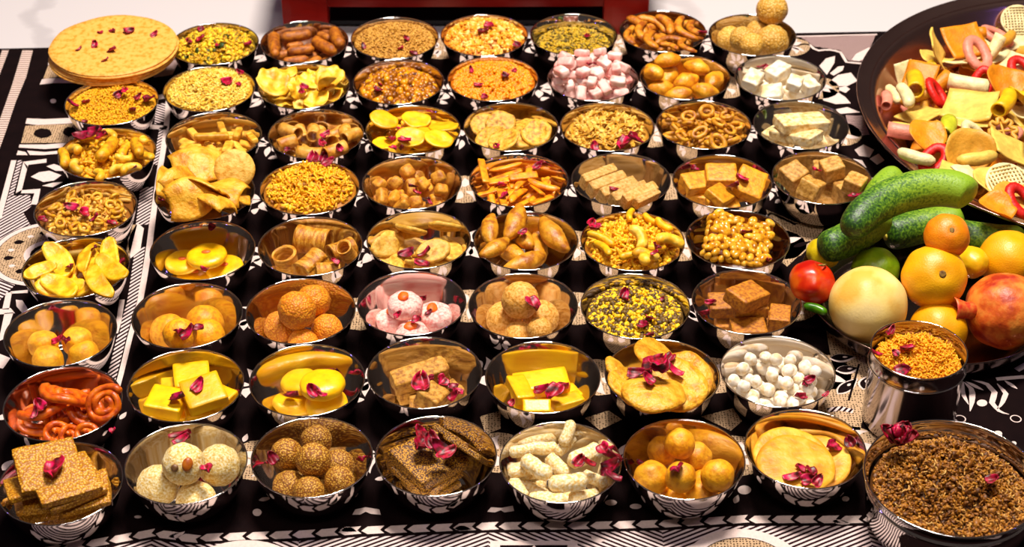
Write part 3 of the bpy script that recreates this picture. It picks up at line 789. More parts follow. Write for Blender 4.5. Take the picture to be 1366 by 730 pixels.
p = bowl(17, 'curled brown fried strips')
cur = mat('golden_brown_fry', [(0.40, .14, .015), (0.60, .27, .035), (0.72, .38, .07)], mm=7, rough=.5, bump=.5, bmm=2.5)
ck = Kind('fried_curl', [rod(.038, .0048, .25, .15, .0006, 1, 13, 8, .7), rod(.034, .0052, -.2, .15, .0007, 2, 13, 8, .7), rod(.042, .0045, .32, .2, .0006, 3, 13, 8, .7)], cur)
obs = heap(p, ck, 22, .036, .046, 16, seed=5)
for x1, y1, x2, y2 in [(836, 46, 842, 62), (838, 22, 866, 44), (850, 28, 868, 60), (858, 40, 862, 64), (878, 30, 900, 54), (902, 26, 922, 50), (918, 28, 934, 48), (880, 56, 906, 66), (908, 46, 920, 64)]:
    yw, L = yaw_px(x1, y1, x2, y2, .045); obs.append(put(p, ck, (x1 + x2) / 2, (y1 + y2) / 2, (pr.uniform(-10, 10), pr.uniform(-8, 8), yw), min(1.1, max(.75, L / .036))))
name_all(obs, 'curled golden brown fried strip in the back row', 'snack', 'curled fried strips', '')
petals(p, [(886, 31), (937, 44, .9)], 'curled fried strips')

p = bowl(18, 'a pile of sesame balls')
seedm = mat('tan_sesame_crust', [(0.90, .74, .46), (0.84, .62, .28), (0.68, .43, .12)], mm=2.0, tex='voronoi', rough=.6, bump=.7)
k_ = mpp(1003, 50)
sk = Kind('sesame_ball', [ball(17.5 * k_, .0009, .006, s) for s in range(3)], seedm)
obs = [put(p, sk, a, b, (0, 0, pr.uniform(0, 360)), c) for a, b, c in [(966, 52, 1), (990, 47, .95), (1010, 38, .9), (998, 64, .9), (1030, 50, 1.25), (1030, 18, 1.2)]]
name_all(obs, '', 'sweet', 'sesame balls in the back row', 'tan sesame balls in the back right bowl')

# ================================================================== row 2
p = bowl(21, 'fine yellow crumbs')
mound('yellow_crumbs', p, 21, .036, .003, [(grain(.0028, .0018, .0016), 2000, .2, 1), (noodle(.006, .0006, .2), 300, .3, 1)], tinted('yellow_crumbs', [(0.58, .30, .005), (0.88, .56, .01), (0.95, .70, .03)]), 'fine orange yellow crumbs filling a bowl by the flatbreads', 'snack', 5, rough=.001)
petals(p, [(97, 140, 1.1), (113, 137), (157, 127, 1.1), (167, 122, .8), (183, 131), (198, 133, 1.3), (177, 147, .9), (112, 163, .8)], 'yellow crumbs')

p = bowl(22, 'pale puffed rice and thin noodles')
mound('puffed_rice', p, 22, .038, .011, [(grain(.0052, .0020, .0018), 1900, .2, 1), (noodle(.008, .0006, .25), 500, .3, 1)], tinted('pale_puffed_rice', [(0.62, .36, .03), (0.88, .66, .14), (0.95, .82, .40)]), 'heaped pale yellow puffed rice with thin noodles', 'snack', 6, tilt=25)
petals(p, [(301, 110, 1.1), (318, 113, .8), (322, 98)], 'puffed rice')

p = bowl(23, 'pale yellow potato chips')
chipm = mat('pale_chip', [(0.72, .44, .04), (0.90, .66, .12), (0.94, .76, .28)], mm=9, rough=.45, bump=.4, bmm=3)
chk = Kind('potato_chip', [disc(.013, .0014, .004, .35, 1, .12), disc(.015, .0014, .005, .25, 2, .15), disc(.011, .0014, .004, -.3, 3, .15), disc(.014, .0014, .003, .5, 4, .1, oval=.7)], chipm)
obs = heap(p, chk, 40, .034, .056, 22, seed=7, sink=.0016)
obs.append(put(p, chk, 372, 112, (25, 10, 35), 1.3, 1)); obs.append(put(p, chk, 437, 112, (-30, 20, 100), 1.25, 3))
name_all(obs, 'pale yellow potato chip in the second row from the back', 'chip', 'pale potato chips', '')
petals(p, [(406, 118, 1.1), (402, 124, .8)], 'potato chips')

p = bowl(24, 'glazed brown chickpeas')
mound('glazed_chickpeas', p, 24, .030, .010, [(bead(.0036), 430, .1, 1), (bead(.0030), 200, .0, .6)], tinted('glazed_chickpeas', [(0.14, .04, .004), (0.54, .24, .012), (0.88, .50, .05)], .3), 'brown and orange glazed roasted chickpeas', 'snack', 7, layers=.004)
petals(p, [(505, 121, 1.0), (507, 113, .6)], 'glazed chickpeas')

p = bowl(25, 'tiny orange gram droplets')
mound('gram_droplets', p, 25, .036, .008, [(bead(.0020), 1500, .2, 1)], tinted('orange_droplets', [(0.60, .20, .002), (0.88, .38, .004), (0.93, .50, .015)], .4), 'tiny orange fried gram droplets', 'snack', 8, layers=.002)
petals(p, [(629, 94, .8), (674, 102), (639, 114, .8), (646, 129, .8), (686, 95, .7)], 'orange gram droplets')

p = bowl(26, 'pink and white sugar lumps')
pinkm = mat('pink_sugar', [(0.90, .46, .50), (0.93, .66, .66), (0.95, .80, .78)], mm=14, rough=.5, bump=.15, var=.1)
pk = Kind('pink_sugar_lump', [block(.017, .011, .009, .0026, .0010, seed=s, n=6) for s in range(3)], pinkm)
obs = heap(p, pk, 110, .040, .066, 25, seed=9, tries=8)
name_all(obs, 'small pale pink sugar lump heaped above its bowl', 'sweet', 'pink sugar lumps', '')
petals(p, [(787, 87), (795, 86, .8), (836, 95)], 'pink sugar lumps')

p = bowl(27, 'small golden fried parcels')
parm = mat('golden_parcel', [(0.58, .25, .02), (0.78, .42, .04), (0.86, .54, .10)], mm=9, rough=.45, bump=.4, bmm=4)
def parcel(L, seed):
    v, f = ball(.5, 0, .01, 0, (1, 1, 1)); v = v * 2
    v = np.stack([v[:, 0] * L / 2 * (1.0 - .25 * v[:, 1]), v[:, 1] * L * .36 * (1 - .35 * np.abs(v[:, 0])), v[:, 2] * L * .28], 1)
    return lumpy(v, .0012, .008, seed), f
ak = Kind('fried_parcel', [parcel(.030, s) for s in range(3)], parm)
obs = heap(p, ak, 10, .032, .040, 12, seed=11)
for x_, y_, a_ in [(866, 100, 120), (892, 112, 60), (890, 90, 10), (915, 108, 20), (930, 90, 340), (952, 112, 60), (905, 126, 0), (935, 126, 170)]: obs.append(put(p, ak, x_, y_, (pr.uniform(-15, 15), pr.uniform(-15, 15), a_), 1))
name_all(obs, 'small golden fried parcel in the second row from the back', 'snack', 'golden fried parcels', '')

p = bowl(28, 'white sugar candy chunks')
whitem = mat('white_candy', [(0.80, .66, .48), (0.90, .82, .70), (0.92, .88, .80)], mm=8, rough=.3, bump=.3, var=.08)
k_ = mpp(1041, 110)
wk = Kind('candy_chunk', [block(30 * k_, 24 * k_, 16 * k_, .002, .0018, .009, s, 6) for s in range(3)], whitem)
obs = [put(p, wk, a, b, (pr.uniform(-15, 15), pr.uniform(-15, 15), c), s) for a, b, c, s in [(1000, 118, 20, 1), (1030, 122, 80, 1.1), (1062, 120, 30, 1.1), (1078, 108, 120, .9), (1012, 106, 60, .9), (1046, 106, 10, 1), (1038, 112, 40, 1.0), (1060, 106, 70, .8)]]
name_all(obs, '', 'sweet', 'white candy chunks', 'white candy chunks in the right end bowl')
petals(p, [(1021, 92, .8)], 'white candy chunks')

# ================================================================== row 3
p = bowl(31, 'cashews and thick yellow fried sticks')
ystick = mat('yellow_fried_stick', [(0.62, .30, .008), (0.82, .50, .015), (0.90, .62, .06)], mm=6, rough=.5, bump=.5, bmm=2.5)
cashm = mat('fried_cashew', [(0.76, .44, .03), (0.88, .62, .10), (0.92, .74, .26)], mm=8, rough=.5, bump=.2)
def cashew(s): 
    a = np.linspace(-1.9, 1.9, 13); P = np.stack([.0075 * np.cos(a) * .8, .0085 * np.sin(a), 0 * a], 1)
    return lumpy(tube(P, .0045 * np.sqrt(np.clip(1.06 - (a / 1.9) ** 4, .1, 1)), 8)[0], .0004, .005, s), tube(P, .0045, 8)[1]
csk = Kind('fried_cashew', [cashew(s) for s in range(2)], cashm)
mound('yellow_snack_mix', p, 31, .028, .008, [(bead(.0028), 120, .4, 1), (noodle(.012, .0016, .15), 160, .3, 1), (grain(.006, .004, .003), 120, .4, 1)], tinted('yellow_snack_mix', [(0.45, .22, .01), (0.78, .46, .012), (0.88, .62, .05)]), 'yellow fried crumbs under the cashews and sticks', 'snack', 9)
yk = Kind('thick_fried_stick', [rod(.040, .0058, .05, .05, .0008, 1), rod(.030, .0052, -.1, .1, .0008, 2)], ystick)
ob1 = [put(p, yk, (a + c) / 2, (b + d) / 2, (0, pr.uniform(-8, 8), yaw_px(a, b, c, d)[0]), s) for a, b, c, d, s in [(84, 212, 104, 232, .9), (82, 196, 88, 226, 1.0), (178, 184, 190, 212, 1.0), (160, 212, 172, 190, .9)]]
ob2 = [put(p, csk, a, b, (pr.uniform(-25, 25), pr.uniform(-25, 25), c), s * .84) for a, b, c, s in [(96, 196, 40, 1.2), (120, 200, 100, 1.3), (106, 222, 200, 1.2), (128, 234, 20, 1.1), (150, 230, 80, 1.2), (160, 212, 300, 1.1), (176, 222, 130, 1.2), (192, 204, 60, 1.1), (144, 176, 60, 1.0), (190, 190, 200, 1.0)]]
ob1.append(put(p, yk, 148, 203, (0, 6, yaw_px(135, 222, 160, 184)[0]), 1.15, 0)); ob1.append(put(p, yk, 183, 198, (0, -6, yaw_px(178, 184, 190, 212)[0]), 1.0, 1))
name_all(ob1, '', 'snack', 'thick yellow fried sticks', 'thick yellow fried sticks among cashews')
name_all(ob2, 'curved pale fried cashew among thick yellow sticks', 'cashew', 'fried cashews', '')
petals(p, [(112, 184, 1.6), (126, 178, 1.5), (136, 182, 1.2), (180, 224, .7)], 'cashews and yellow sticks')

p = bowl(32, 'pale fried potato sticks')
friesm = mat('pale_fries', [(0.64, .34, .05), (0.82, .52, .12), (0.90, .66, .22)], mm=8, rough=.5, bump=.3, bmm=3)
frk = Kind('potato_stick', [block(.036, .0075, .0065, .0022, .0006, seed=1, n=7), block(.028, .0075, .006, .0022, .0006, seed=2, n=7), block(.022, .010, .006, .0022, .0008, seed=3, n=7)], friesm)
obs = heap(p, frk, 34, .036, .050, 10, seed=13)
for a in [(292, 160, 302, 188), (322, 160, 312, 196), (308, 186, 300, 208), (268, 184, 296, 180), (332, 172, 340, 186), (240, 190, 268, 194), (252, 206, 280, 200)]:
    yw, L = yaw_px(*a, .045); obs.append(put(p, frk, (a[0] + a[2]) / 2, (a[1] + a[3]) / 2, (pr.uniform(-10, 10), pr.uniform(-14, 14), yw), 1.0))
name_all(obs, 'pale golden fried potato stick in the third row from the back', 'snack', 'fried potato sticks', '')

p = bowl(33, 'fried pasta tubes')
tubm = mat('fried_pasta', [(0.52, .24, .05), (0.72, .42, .12), (0.82, .56, .24)], mm=9, rough=.5, bump=.3, bmm=4)
tk = Kind('fried_pasta_tube', [pipe(.024, .0072, .0016, 14, .05), pipe(.020, .0068, .0016, 14, -.06), pipe(.026, .0075, .0016, 14, .08, flare=.1)], tubm)
obs = heap(p, tk, 16, .036, .042, 12, seed=15)
for a in [(376, 166, 396, 176), (412, 166, 410, 188), (426, 178, 440, 194), (448, 172, 462, 192), (382, 192, 400, 188), (400, 200, 424, 202), (440, 204, 456, 198), (462, 184, 474, 178)]:
    yw, L = yaw_px(*a, .04); obs.append(put(p, tk, (a[0] + a[2]) / 2, (a[1] + a[3]) / 2, (0, pr.uniform(-15, 15), yw), 1))
name_all(obs, 'hollow tan fried pasta tube in the third row from the back', 'snack', 'fried pasta tubes', '')
petals(p, [(434, 182), (430, 192), (452, 199), (383, 200, .7)], 'fried pasta tubes')

p = bowl(34, 'bright yellow round banana chips')
banm = mat('yellow_banana_chip', [(0.84, .50, .004), (0.92, .62, .008), (0.94, .68, .04)], mm=8, rough=.45, bump=.2)
bk = Kind('banana_chip', [disc(.0125, .0020, .0015, .08, s, .05, oval=.9) for s in range(3)], banm)
obs = heap(p, bk, 36, .034, .046, 18, seed=17, sink=.0012)
for a, b in [(555, 160), (575, 172), (592, 170), (548, 178), (520, 160), (585, 186)]: obs.append(put(p, bk, a, b, (pr.uniform(-20, 20), pr.uniform(-20, 20), 0), 1.25))
name_all(obs, 'bright yellow round banana chip in the third row from the back', 'chip', 'round banana chips', '')
petals(p, [(534, 173), (522, 187, 1.2), (535, 200, 1.1), (538, 188, 1.1), (524, 198)], 'yellow banana chips')

p = bowl(35, 'tan round lentil crisps')
tanm = mat('speckled_tan_crisp', [(0.46, .24, .03), (0.74, .48, .10), (0.82, .58, .18)], mm=4, rough=.55, bump=.6, bmm=3)
tck = Kind('lentil_crisp', [disc(.0155, .0034, .002, .1, s, .08, .0006) for s in range(3)], tanm)
obs = heap(p, tck, 12, .033, .034, 14, seed=19)
for a, b, rx in [(640, 168, 20), (668, 166, 30), (700, 168, -10), (655, 180, 15), (688, 184, 10), (716, 178, 25), (672, 192, 8)]: obs.append(put(p, tck, a, b, (rx, pr.uniform(-20, 20), 0), 1.05))
name_all(obs, 'round tan speckled lentil crisp in the third row from the back', 'chip', 'tan lentil crisps', '')
petals(p, [(663, 196, .7)], 'tan lentil crisps')

p = bowl(36, 'pale corn flake mix')
mound('corn_flake_mix', p, 36, .030, .010, [(flake(.010, .006, 5), 260, .3, 1), (flake(.008, .005, 6), 260, .3, 1), (flake(.012, .005, 8), 120, .4, 1), (grain(.005, .004, .003), 100, .1, .6)], tinted('pale_flakes', [(0.40, .20, .03), (0.74, .48, .10), (0.88, .68, .28)]), 'pale tan toasted corn flake mix', 'snack', 10, layers=.005)
petals(p, [(836, 190, 1.6), (846, 186, 1.5), (792, 197)], 'corn flake mix')

p = bowl(37, 'small brown fried rings')
ringm = mat('brown_fried_ring', [(0.40, .17, .02), (0.66, .36, .05), (0.78, .50, .12)], mm=6, rough=.5, bump=.3, bmm=2)
rgk = Kind('fried_ring', [ring(.0056, .0025, 1.35, 1, .0004), ring(.0050, .0026, 1.7, 2, .0004), ring(.0060, .0023, 1.2, 3, .0004, open_=.12)], ringm)
obs = heap(p, rgk, 110, .038, .050, 28, seed=21)
name_all(obs, 'small looped brown fried ring in the third row from the back', 'snack', 'brown fried rings', '')

p = bowl(38, 'thick slabs of white fudge')
wfm = mat('white_fudge', [(0.66, .48, .26), (0.82, .68, .46), (0.88, .78, .60)], mm=5, rough=.6, bump=.5, bmm=2.5)
k_ = mpp(1070, 175)
fk2 = Kind('white_fudge_slab', [block(68 * k_, 36 * k_, 15 * k_, .0018, .0010, .005, 1), block(44 * k_, 30 * k_, 13 * k_, .0018, .0010, .005, 2)], wfm)
obs = [put(p, fk2, 1040, 186, (0, 8, 150), .8, 1), put(p, fk2, 1084, 186, (6, -4, 10), .8, 1), put(p, fk2, 1036, 172, (0, -8, 40), .8, 1), put(p, fk2, 1062, 180, (4, 10, 140), .95, 0), put(p, fk2, 1074, 168, (-4, 6, 18), 1.0, 0)]
name_all(obs, '', 'sweet', 'white fudge slabs', 'thick white fudge slabs beside the large tray')

# ================================================================== row 4
p = bowl(41, 'mixed peanuts, hoops and cereal')
mound('nut_and_hoop_mix', p, 41, .024, .008, [(grain(.007, .005, .004), 220, .3, 1), (ring(.0035, .0012, n=10, seg=5), 90, .3, .9), (noodle(.010, .0014, .3), 120, .3, .9), (flake(.007, .006, 9), 100, .5, 1)], tinted('nut_mix', [(0.20, .08, .01), (0.55, .28, .03), (0.80, .54, .12), (0.88, .70, .34)]), 'brown and yellow mix of peanuts, cereal and crumbs', 'snack', 11, layers=.006)
hoopm = mat('golden_hoop', [(0.50, .24, .02), (0.74, .46, .06), (0.84, .60, .14)], mm=5, rough=.5, bump=.3)
hk = Kind('cereal_hoop', [ring(.0046, .0018, 1, 1, .0003), ring(.0042, .0019, 1.2, 2, .0003)], hoopm)
obs = heap(p, hk, 26, .036, .044, 28, seed=23)
name_all(obs, 'golden hoop lying in the mixed nut bowl', 'snack', 'golden cereal hoops', '')
nutk = Kind('fried_peanut', [ball(.0050, .0004, .004, s, (1.5, 1, .9), 2) for s in range(2)], cashm)
obs = heap(p, nutk, 22, .036, .044, 25, seed=24)
name_all(obs, 'pale peanut lying in the mixed nut bowl', 'peanut', 'loose peanuts', '')
petals(p, [(97, 277, 1.2), (112, 284, 1.3), (126, 293), (57, 294, .8), (150, 299, .9)], 'mixed nuts and hoops')

p = bowl(42, 'large folded crisps and a round puffed crisp')
fcm = mat('folded_crisp', [(0.56, .28, .03), (0.76, .46, .07), (0.84, .58, .15)], mm=12, rough=.5, bump=.5, bmm=4)
def fold(L, W, curl, seed):
    rg = random.Random(seed); q = rg.uniform(-.3, .3)
    def fn(u, v):
        a = (v - .5) * curl
        return ((u - .5) * L + .1 * W * math.sin(3 * v), W * .5 * math.sin(a) / max(.3, curl / 3) * (1 - .3 * (2 * u - 1) ** 2), -W * .42 * (1 - math.cos(a)) + .12 * L * math.sin(3 * u + q) + .04 * W * math.sin(9 * v + 4 * u))
    return sheet(fn, 12, 10, .0016)
fck = Kind('folded_crisp', [fold(.046, .034, 1.5, 1), fold(.040, .032, 2.0, 2), fold(.048, .028, 1.2, 3)], fcm)
obs = [put(p, fck, a, b, (rx, ry, rz), s, sink=.004) for a, b, rx, ry, rz, s in [(250, 272, 0, 0, 20, .95), (296, 270, 10, 0, 160, .9), (236, 262, 30, 0, 80, 1.0), (270, 268, -20, 5, 170, 1.05), (308, 262, -20, 0, 20, .8), (228, 252, 50, 0, 95, 1.05), (262, 256, 20, 0, 150, 1.1), (300, 256, -10, 0, 165, 1.0), (262, 238, 25, 8, 20, 1.1), (240, 246, 60, 10, 60, .9), (290, 262, 30, -10, 140, .9), (270, 250, 45, 0, 160, 1.0), (250, 266, 50, 0, 30, .9)]]
name_all(obs, 'large folded tan crisp piled above its bowl', 'chip', 'large folded crisps', '')
k_ = mpp(314, 225, .06)
pur = Kind('puffed_crisp', [disc(27 * k_, .003, .001, 0, 2, .03, .0006, dome=.004)], mat('pale_puffed_crisp', [(0.66, .40, .10), (0.80, .58, .22), (0.84, .64, .28)], mm=5, rough=.6, bump=.5, bmm=2))
name_all([link('puffed_crisp', pur.me[0], at(313, 226, .070), rot=(R_(48), R_(14), 0))], 'round pale puffed crisp standing on folded crisps', 'chip', 'round puffed crisp', '')
petals(p, [(288, 233, .8), (215, 268, .7), (320, 266, .8)], 'folded crisps')

p = bowl(43, 'yellow crumbly savoury mix')
mound('yellow_savoury_mix', p, 43, .036, .012, [(flake(.008, .005, 11), 240, .3, 1), (noodle(.010, .0011, .2), 400, .3, 1), (grain(.005, .003, .003), 380, .2, 1), (grain(.006, .005, .003), 30, 0, .15)], tinted('yellow_savoury', [(0.30, .12, .01), (0.76, .42, .005), (0.90, .58, .012), (0.93, .70, .08)]), 'heaped bright yellow crumbly savoury mix in the fourth row', 'snack', 12, layers=.005)
petals(p, [(418, 213, 1.6), (432, 212, 1.3), (438, 218, 1.1)], 'yellow savoury mix')

p = bowl(44, 'tan fried dough cubes')
cubm = mat('tan_dough_cube', [(0.48, .21, .03), (0.68, .36, .07), (0.80, .48, .13)], mm=7, rough=.55, bump=.4, bmm=2.5)
cbk = Kind('dough_cube', [block(.014, .013, .012, .004, .0008, .006, s, 6) for s in range(3)] + [block(.020, .012, .011, .004, .0008, .006, 4, 6)], cubm)
obs = heap(p, cbk, 48, .036, .048, 30, seed=25)
name_all(obs, 'small tan fried dough cube in the fourth row from the back', 'snack', 'tan dough cubes', '')
petals(p, [(551, 250, .9), (556, 258, .7), (573, 271, .8)], 'tan dough cubes')

p = bowl(45, 'orange carrot-like fried strips')
orm = mat('orange_strip', [(0.66, .24, .003), (0.88, .40, .006), (0.92, .50, .02)], mm=7, rough=.45, bump=.3, bmm=3)
osk = Kind('orange_strip', [block(.034, .0065, .0026, .0011, .0004, seed=1, n=7), rod(.030, .0036, .08, .2, .0005, 2, 9, 8, .5), block(.026, .008, .0024, .001, .0005, seed=3, n=7)], orm)
obs = heap(p, osk, 55, .036, .047, 18, seed=27)
for a, b, c, d in [(642, 216, 648, 240), (660, 220, 690, 216), (680, 238, 716, 232), (668, 250, 672, 268), (700, 246, 740, 256)]: obs.append(put(p, osk, (a + c) / 2, (b + d) / 2, (pr.uniform(-15, 15), pr.uniform(-10, 10), yaw_px(a, b, c, d)[0]), 1.15))
name_all(obs, 'bright orange fried strip in the fourth row from the back', 'snack', 'orange fried strips', '')
petals(p, [(670, 248, 1.1), (673, 262, 1.1), (717, 223, 1.1)], 'orange strips')

p = bowl(46, 'a row of pale fudge bars')
barm = mat('pale_tan_fudge', [(0.52, .32, .13), (0.68, .46, .22), (0.76, .56, .32)], mm=3, rough=.65, bump=.5, bmm=2)
k_ = mpp(828, 245)
brk = Kind('fudge_bar', [block(56 * k_, 15 * k_, 22 * k_, .0015, .0009, .005, s) for s in range(3)], barm)
obs = [put(p, brk, a, b, (rx, 0, rz), s, sink=.002) for a, b, rx, rz, s in [(798, 231, 20, 34, .95), (809, 241, 22, 34, 1.0), (823, 249, 22, 35, 1.0), (838, 255, 22, 36, 1.0), (852, 261, 22, 38, .95), (862, 260, 22, 40, .7)]]
name_all(obs, '', 'sweet', 'pale fudge bars', 'pale fudge bars lying in a row')
petals(p, [(819, 254, 1.0)], 'row of fudge bars')

p = bowl(47, 'orange fudge squares')
ofm = mat('orange_fudge', [(0.60, .28, .03), (0.78, .42, .05), (0.84, .50, .09)], mm=5, rough=.5, bump=.35, bmm=2.5)
k_ = mpp(963, 245)
ofk = Kind('orange_fudge_square', [block(46 * k_, 38 * k_, 16 * k_, .0018, .0008, .006, s) for s in range(3)], ofm)
obs = [put(p, ofk, a, b, (rx, ry, rz), s, sink=.001) for a, b, rx, ry, rz, s in [(928, 258, 0, 0, 70, .9), (964, 268, 0, 0, 5, .9), (1000, 256, 0, 0, 100, .9), (930, 244, 10, 4, 20, .85), (962, 234, 12, 0, 0, .9), (1000, 246, 20, -16, 70, 1.0), (960, 256, 22, 12, 55, .78)]]
name_all(obs, '', 'sweet', 'orange fudge squares', 'orange fudge squares in one bowl')
petals(p, [(926, 226, 1.1), (1003, 230, 1.0), (979, 249, 1.2), (948, 245, .8), (990, 240, 1.1)], 'orange fudge squares')

p = bowl(48, 'tan fudge cubes')
tfm = mat('tan_fudge_cube', [(0.42, .24, .09), (0.60, .38, .16), (0.70, .49, .26)], mm=4, rough=.6, bump=.4, bmm=2.5)
k_ = mpp(1096, 240)
tfk = Kind('tan_fudge_cube', [block(30 * k_, 28 * k_, 24 * k_, .0016, .0008, .006, s) for s in range(3)], tfm)
obs = [put(p, tfk, a, b, (rx, ry, rz), s, sink=.001) for a, b, rx, ry, rz, s in [(1064, 258, 0, 0, 10, 1), (1098, 266, 0, 0, 70, 1), (1130, 256, 0, 0, 30, 1), (1100, 246, 0, 0, 0, 1), (1140, 246, 8, 0, 60, .9), (1058, 230, 14, -8, 35, 1.05), (1082, 246, 12, 18, 60, 1.0), (1110, 242, 6, -10, 15, .95)]]
name_all(obs, '', 'sweet', 'tan fudge cubes', 'tan fudge cubes beside the cucumbers')
petals(p, [(1089, 228, .9), (1140, 263, 1.1)], 'tan fudge cubes')
# ================================================================== row 5
p = bowl(51, 'long slices of banana chip')
lbm = mat('long_banana_chip', [(0.74, .42, .012), (0.88, .60, .03), (0.93, .72, .14)], mm=9, rough=.45, bump=.3, bmm=3)
def slice_(L, W, bend, curl, seed):
    def fn(u, v):
        s = (v - .5) * 2; t = (u - .5) * 2; wd = W / 2 * (1 - abs(t) ** 2.6) ** .5 + .0008
        return (t * L / 2, s * wd + bend * L * t * t, curl * L * t * t + .12 * wd * s * s + .0006 * math.sin(7 * t + seed))
    return sheet(fn, 14, 6, .0024)
lbk = Kind('long_banana_chip', [slice_(.048, .018, .06, .06, 1), slice_(.042, .017, -.08, .10, 2), slice_(.050, .016, .1, -.05, 3)], lbm)
obs = heap(p, lbk, 16, .030, .040, 12, seed=31, sink=.0016)
for a, b, c, d, rx, ry, s in [(50, 380, 112, 380, 20, 0, 1.0), (62, 325, 100, 372, 10, 14, 1.15), (104, 346, 128, 384, 10, 8, 1.0), (136, 326, 140, 356, 10, 10, .9), (40, 366, 64, 356, 20, 0, .8), (110, 334, 100, 352, 20, 10, .8), (140, 354, 166, 374, 20, 0, 1.0), (60, 370, 106, 396, 12, 0, 1.1), (118, 360, 140, 392, 10, 5, 1.0)]:
    obs.append(put(p, lbk, (a + c) / 2, (b + d) / 2, (rx, ry, yaw_px(a, b, c, d, .05)[0]), s, sink=.002))
name_all(obs, 'long yellow banana chip slice piled at the left edge', 'chip', 'long banana chips', '')
petals(p, [(94, 357, 1.1), (127, 331, .9), (163, 350, .9)], 'long banana chips')

def balls(p, kind, spec, many, group, cat='sweet', one=''):
    obs = [put(p, kind, a, b, (pr.uniform(0, 40), 0, pr.uniform(0, 360)), c, sink=.0006) for a, b, c in spec]
    return name_all(obs, one, cat, group, many)
def peda(r, h, seed=0, dent=0.0, lump=.0006):
    v, f = ball(1, 0, .01, 0, (1, 1, 1), 3)
    rr = np.hypot(v[:, 0], v[:, 1]); z = np.sign(v[:, 2]) * np.abs(v[:, 2]) ** .75
    k = np.clip(rr, 1e-6, None) ** .75 / np.clip(rr, 1e-6, None)
    v = np.stack([v[:, 0] * k * r, v[:, 1] * k * r, z * h / 2 - dent * np.exp(-(rr / .35) ** 2) * (v[:, 2] > 0)], 1)
    return lumpy(v, lump, .007, seed), f

p = bowl(52, 'yellow round sweets with orange dots')
yel = mat('glossy_yellow_sweet', [(0.86, .52, .006), (0.92, .62, .012), (0.93, .67, .03)], mm=12, rough=.35, bump=.15, bmm=4)
odot = mat('orange_dot', [(0.75, .16, .01), (0.85, .26, .02)], mm=3, rough=.5, var=.05)
k_ = mpp(270, 345)
ydk = Kind('dotted_yellow_sweet', [peda(30 * k_, .014, s, .0015) for s in range(2)], yel)
obs = []
for a, b, s in [(260, 368, .82), (308, 358, .85), (236, 350, .8), (276, 342, .9)]:
    o = put(p, ydk, a, b, (pr.uniform(-6, 6), pr.uniform(-6, 6), 0), s, sink=.0014); obs.append(o)
    link('orange_dot', to_mesh('orange_dot', ball(.0040, .0004, .003, a, (1.25, .8, .4), 2), odot), (0, 0, .0058), parent=o)
name_all(obs, '', 'sweet', 'dotted yellow sweets', 'glossy yellow round sweets with orange dots')
petals(p, [(274, 362, 1.2), (282, 304, .8)], 'dotted yellow sweets')

p = bowl(53, 'rolled brown pastry shells')
shm = mat('brown_rolled_pastry', [(0.46, .20, .03), (0.66, .36, .08), (0.78, .52, .20)], mm=9, rough=.45, bump=.5, bmm=3, stretch=(3, 1, 1))
def roll(L, r, seed):
    n, m_ = 10, 30
    def fn(u, v):
        a = v * 2 * math.pi * 1.45; rr = r * (1 - .16 * v) * (1 + .10 * (2 * u - 1) ** 2)
        return ((u - .5) * L, rr * math.cos(a), rr * math.sin(a))
    return sheet(fn, n, m_, .0018)
rok = Kind('rolled_pastry', [roll(.030, .0115, 1), roll(.024, .0115, 2), roll(.028, .010, 3)], shm)
obs = [put(p, rok, a, b, r_, s, w_, sink=.0015) for a, b, r_, s, w_ in [(374, 350, (20, 80, 30), .95, 1), (416, 352, (40, 10, 230), 1.1, 1), (456, 345, (0, 0, 35), .9, 2), (430, 362, (0, 0, 10), .8, 2), (410, 322, (30, 0, 345), 1.08, 0), (470, 336, (0, 60, 60), .7, 2)]]
name_all(obs, '', 'snack', 'rolled pastry shells', 'rolled brown pastry shells in one bowl')
petals(p, [(447, 350, .9)], 'rolled pastry shells')

p = bowl(54, 'thick tan oval crackers')
okm = mat('tan_cracker', [(0.56, .32, .06), (0.76, .52, .15), (0.84, .62, .25)], mm=6, rough=.55, bump=.4, bmm=2.5)
k_ = mpp(558, 325)
okk = Kind('oval_cracker', [disc(24 * k_, .0046, .0015, .04, s, .06, .0004, oval=.72) for s in range(3)], okm)
obs = heap(p, okk, 7, .030, .028, 10, seed=33)
for a, b, r_, s in [(515, 348, (10, 0, 30), .85), (522, 316, (30, 8, 40), .85), (535, 350, (20, 10, 60), .9), (590, 350, (0, 0, 20), .9), (602, 330, (15, 0, 80), .9), (593, 298, (50, 0, 172), .95), (548, 302, (40, 10, 145), 1.0), (514, 334, (40, 5, 32), .9), (578, 330, (24, -5, 20), 1.0), (552, 346, (30, 30, 120), .7)]: obs.append(put(p, okk, a, b, r_, s, sink=.002))
name_all(obs, 'thick oval tan cracker in the fourth row from the front', 'cracker', 'oval tan crackers', '')
petals(p, [(544, 338, 1.3), (566, 340, 1.3), (561, 353, 1.2)], 'oval crackers')

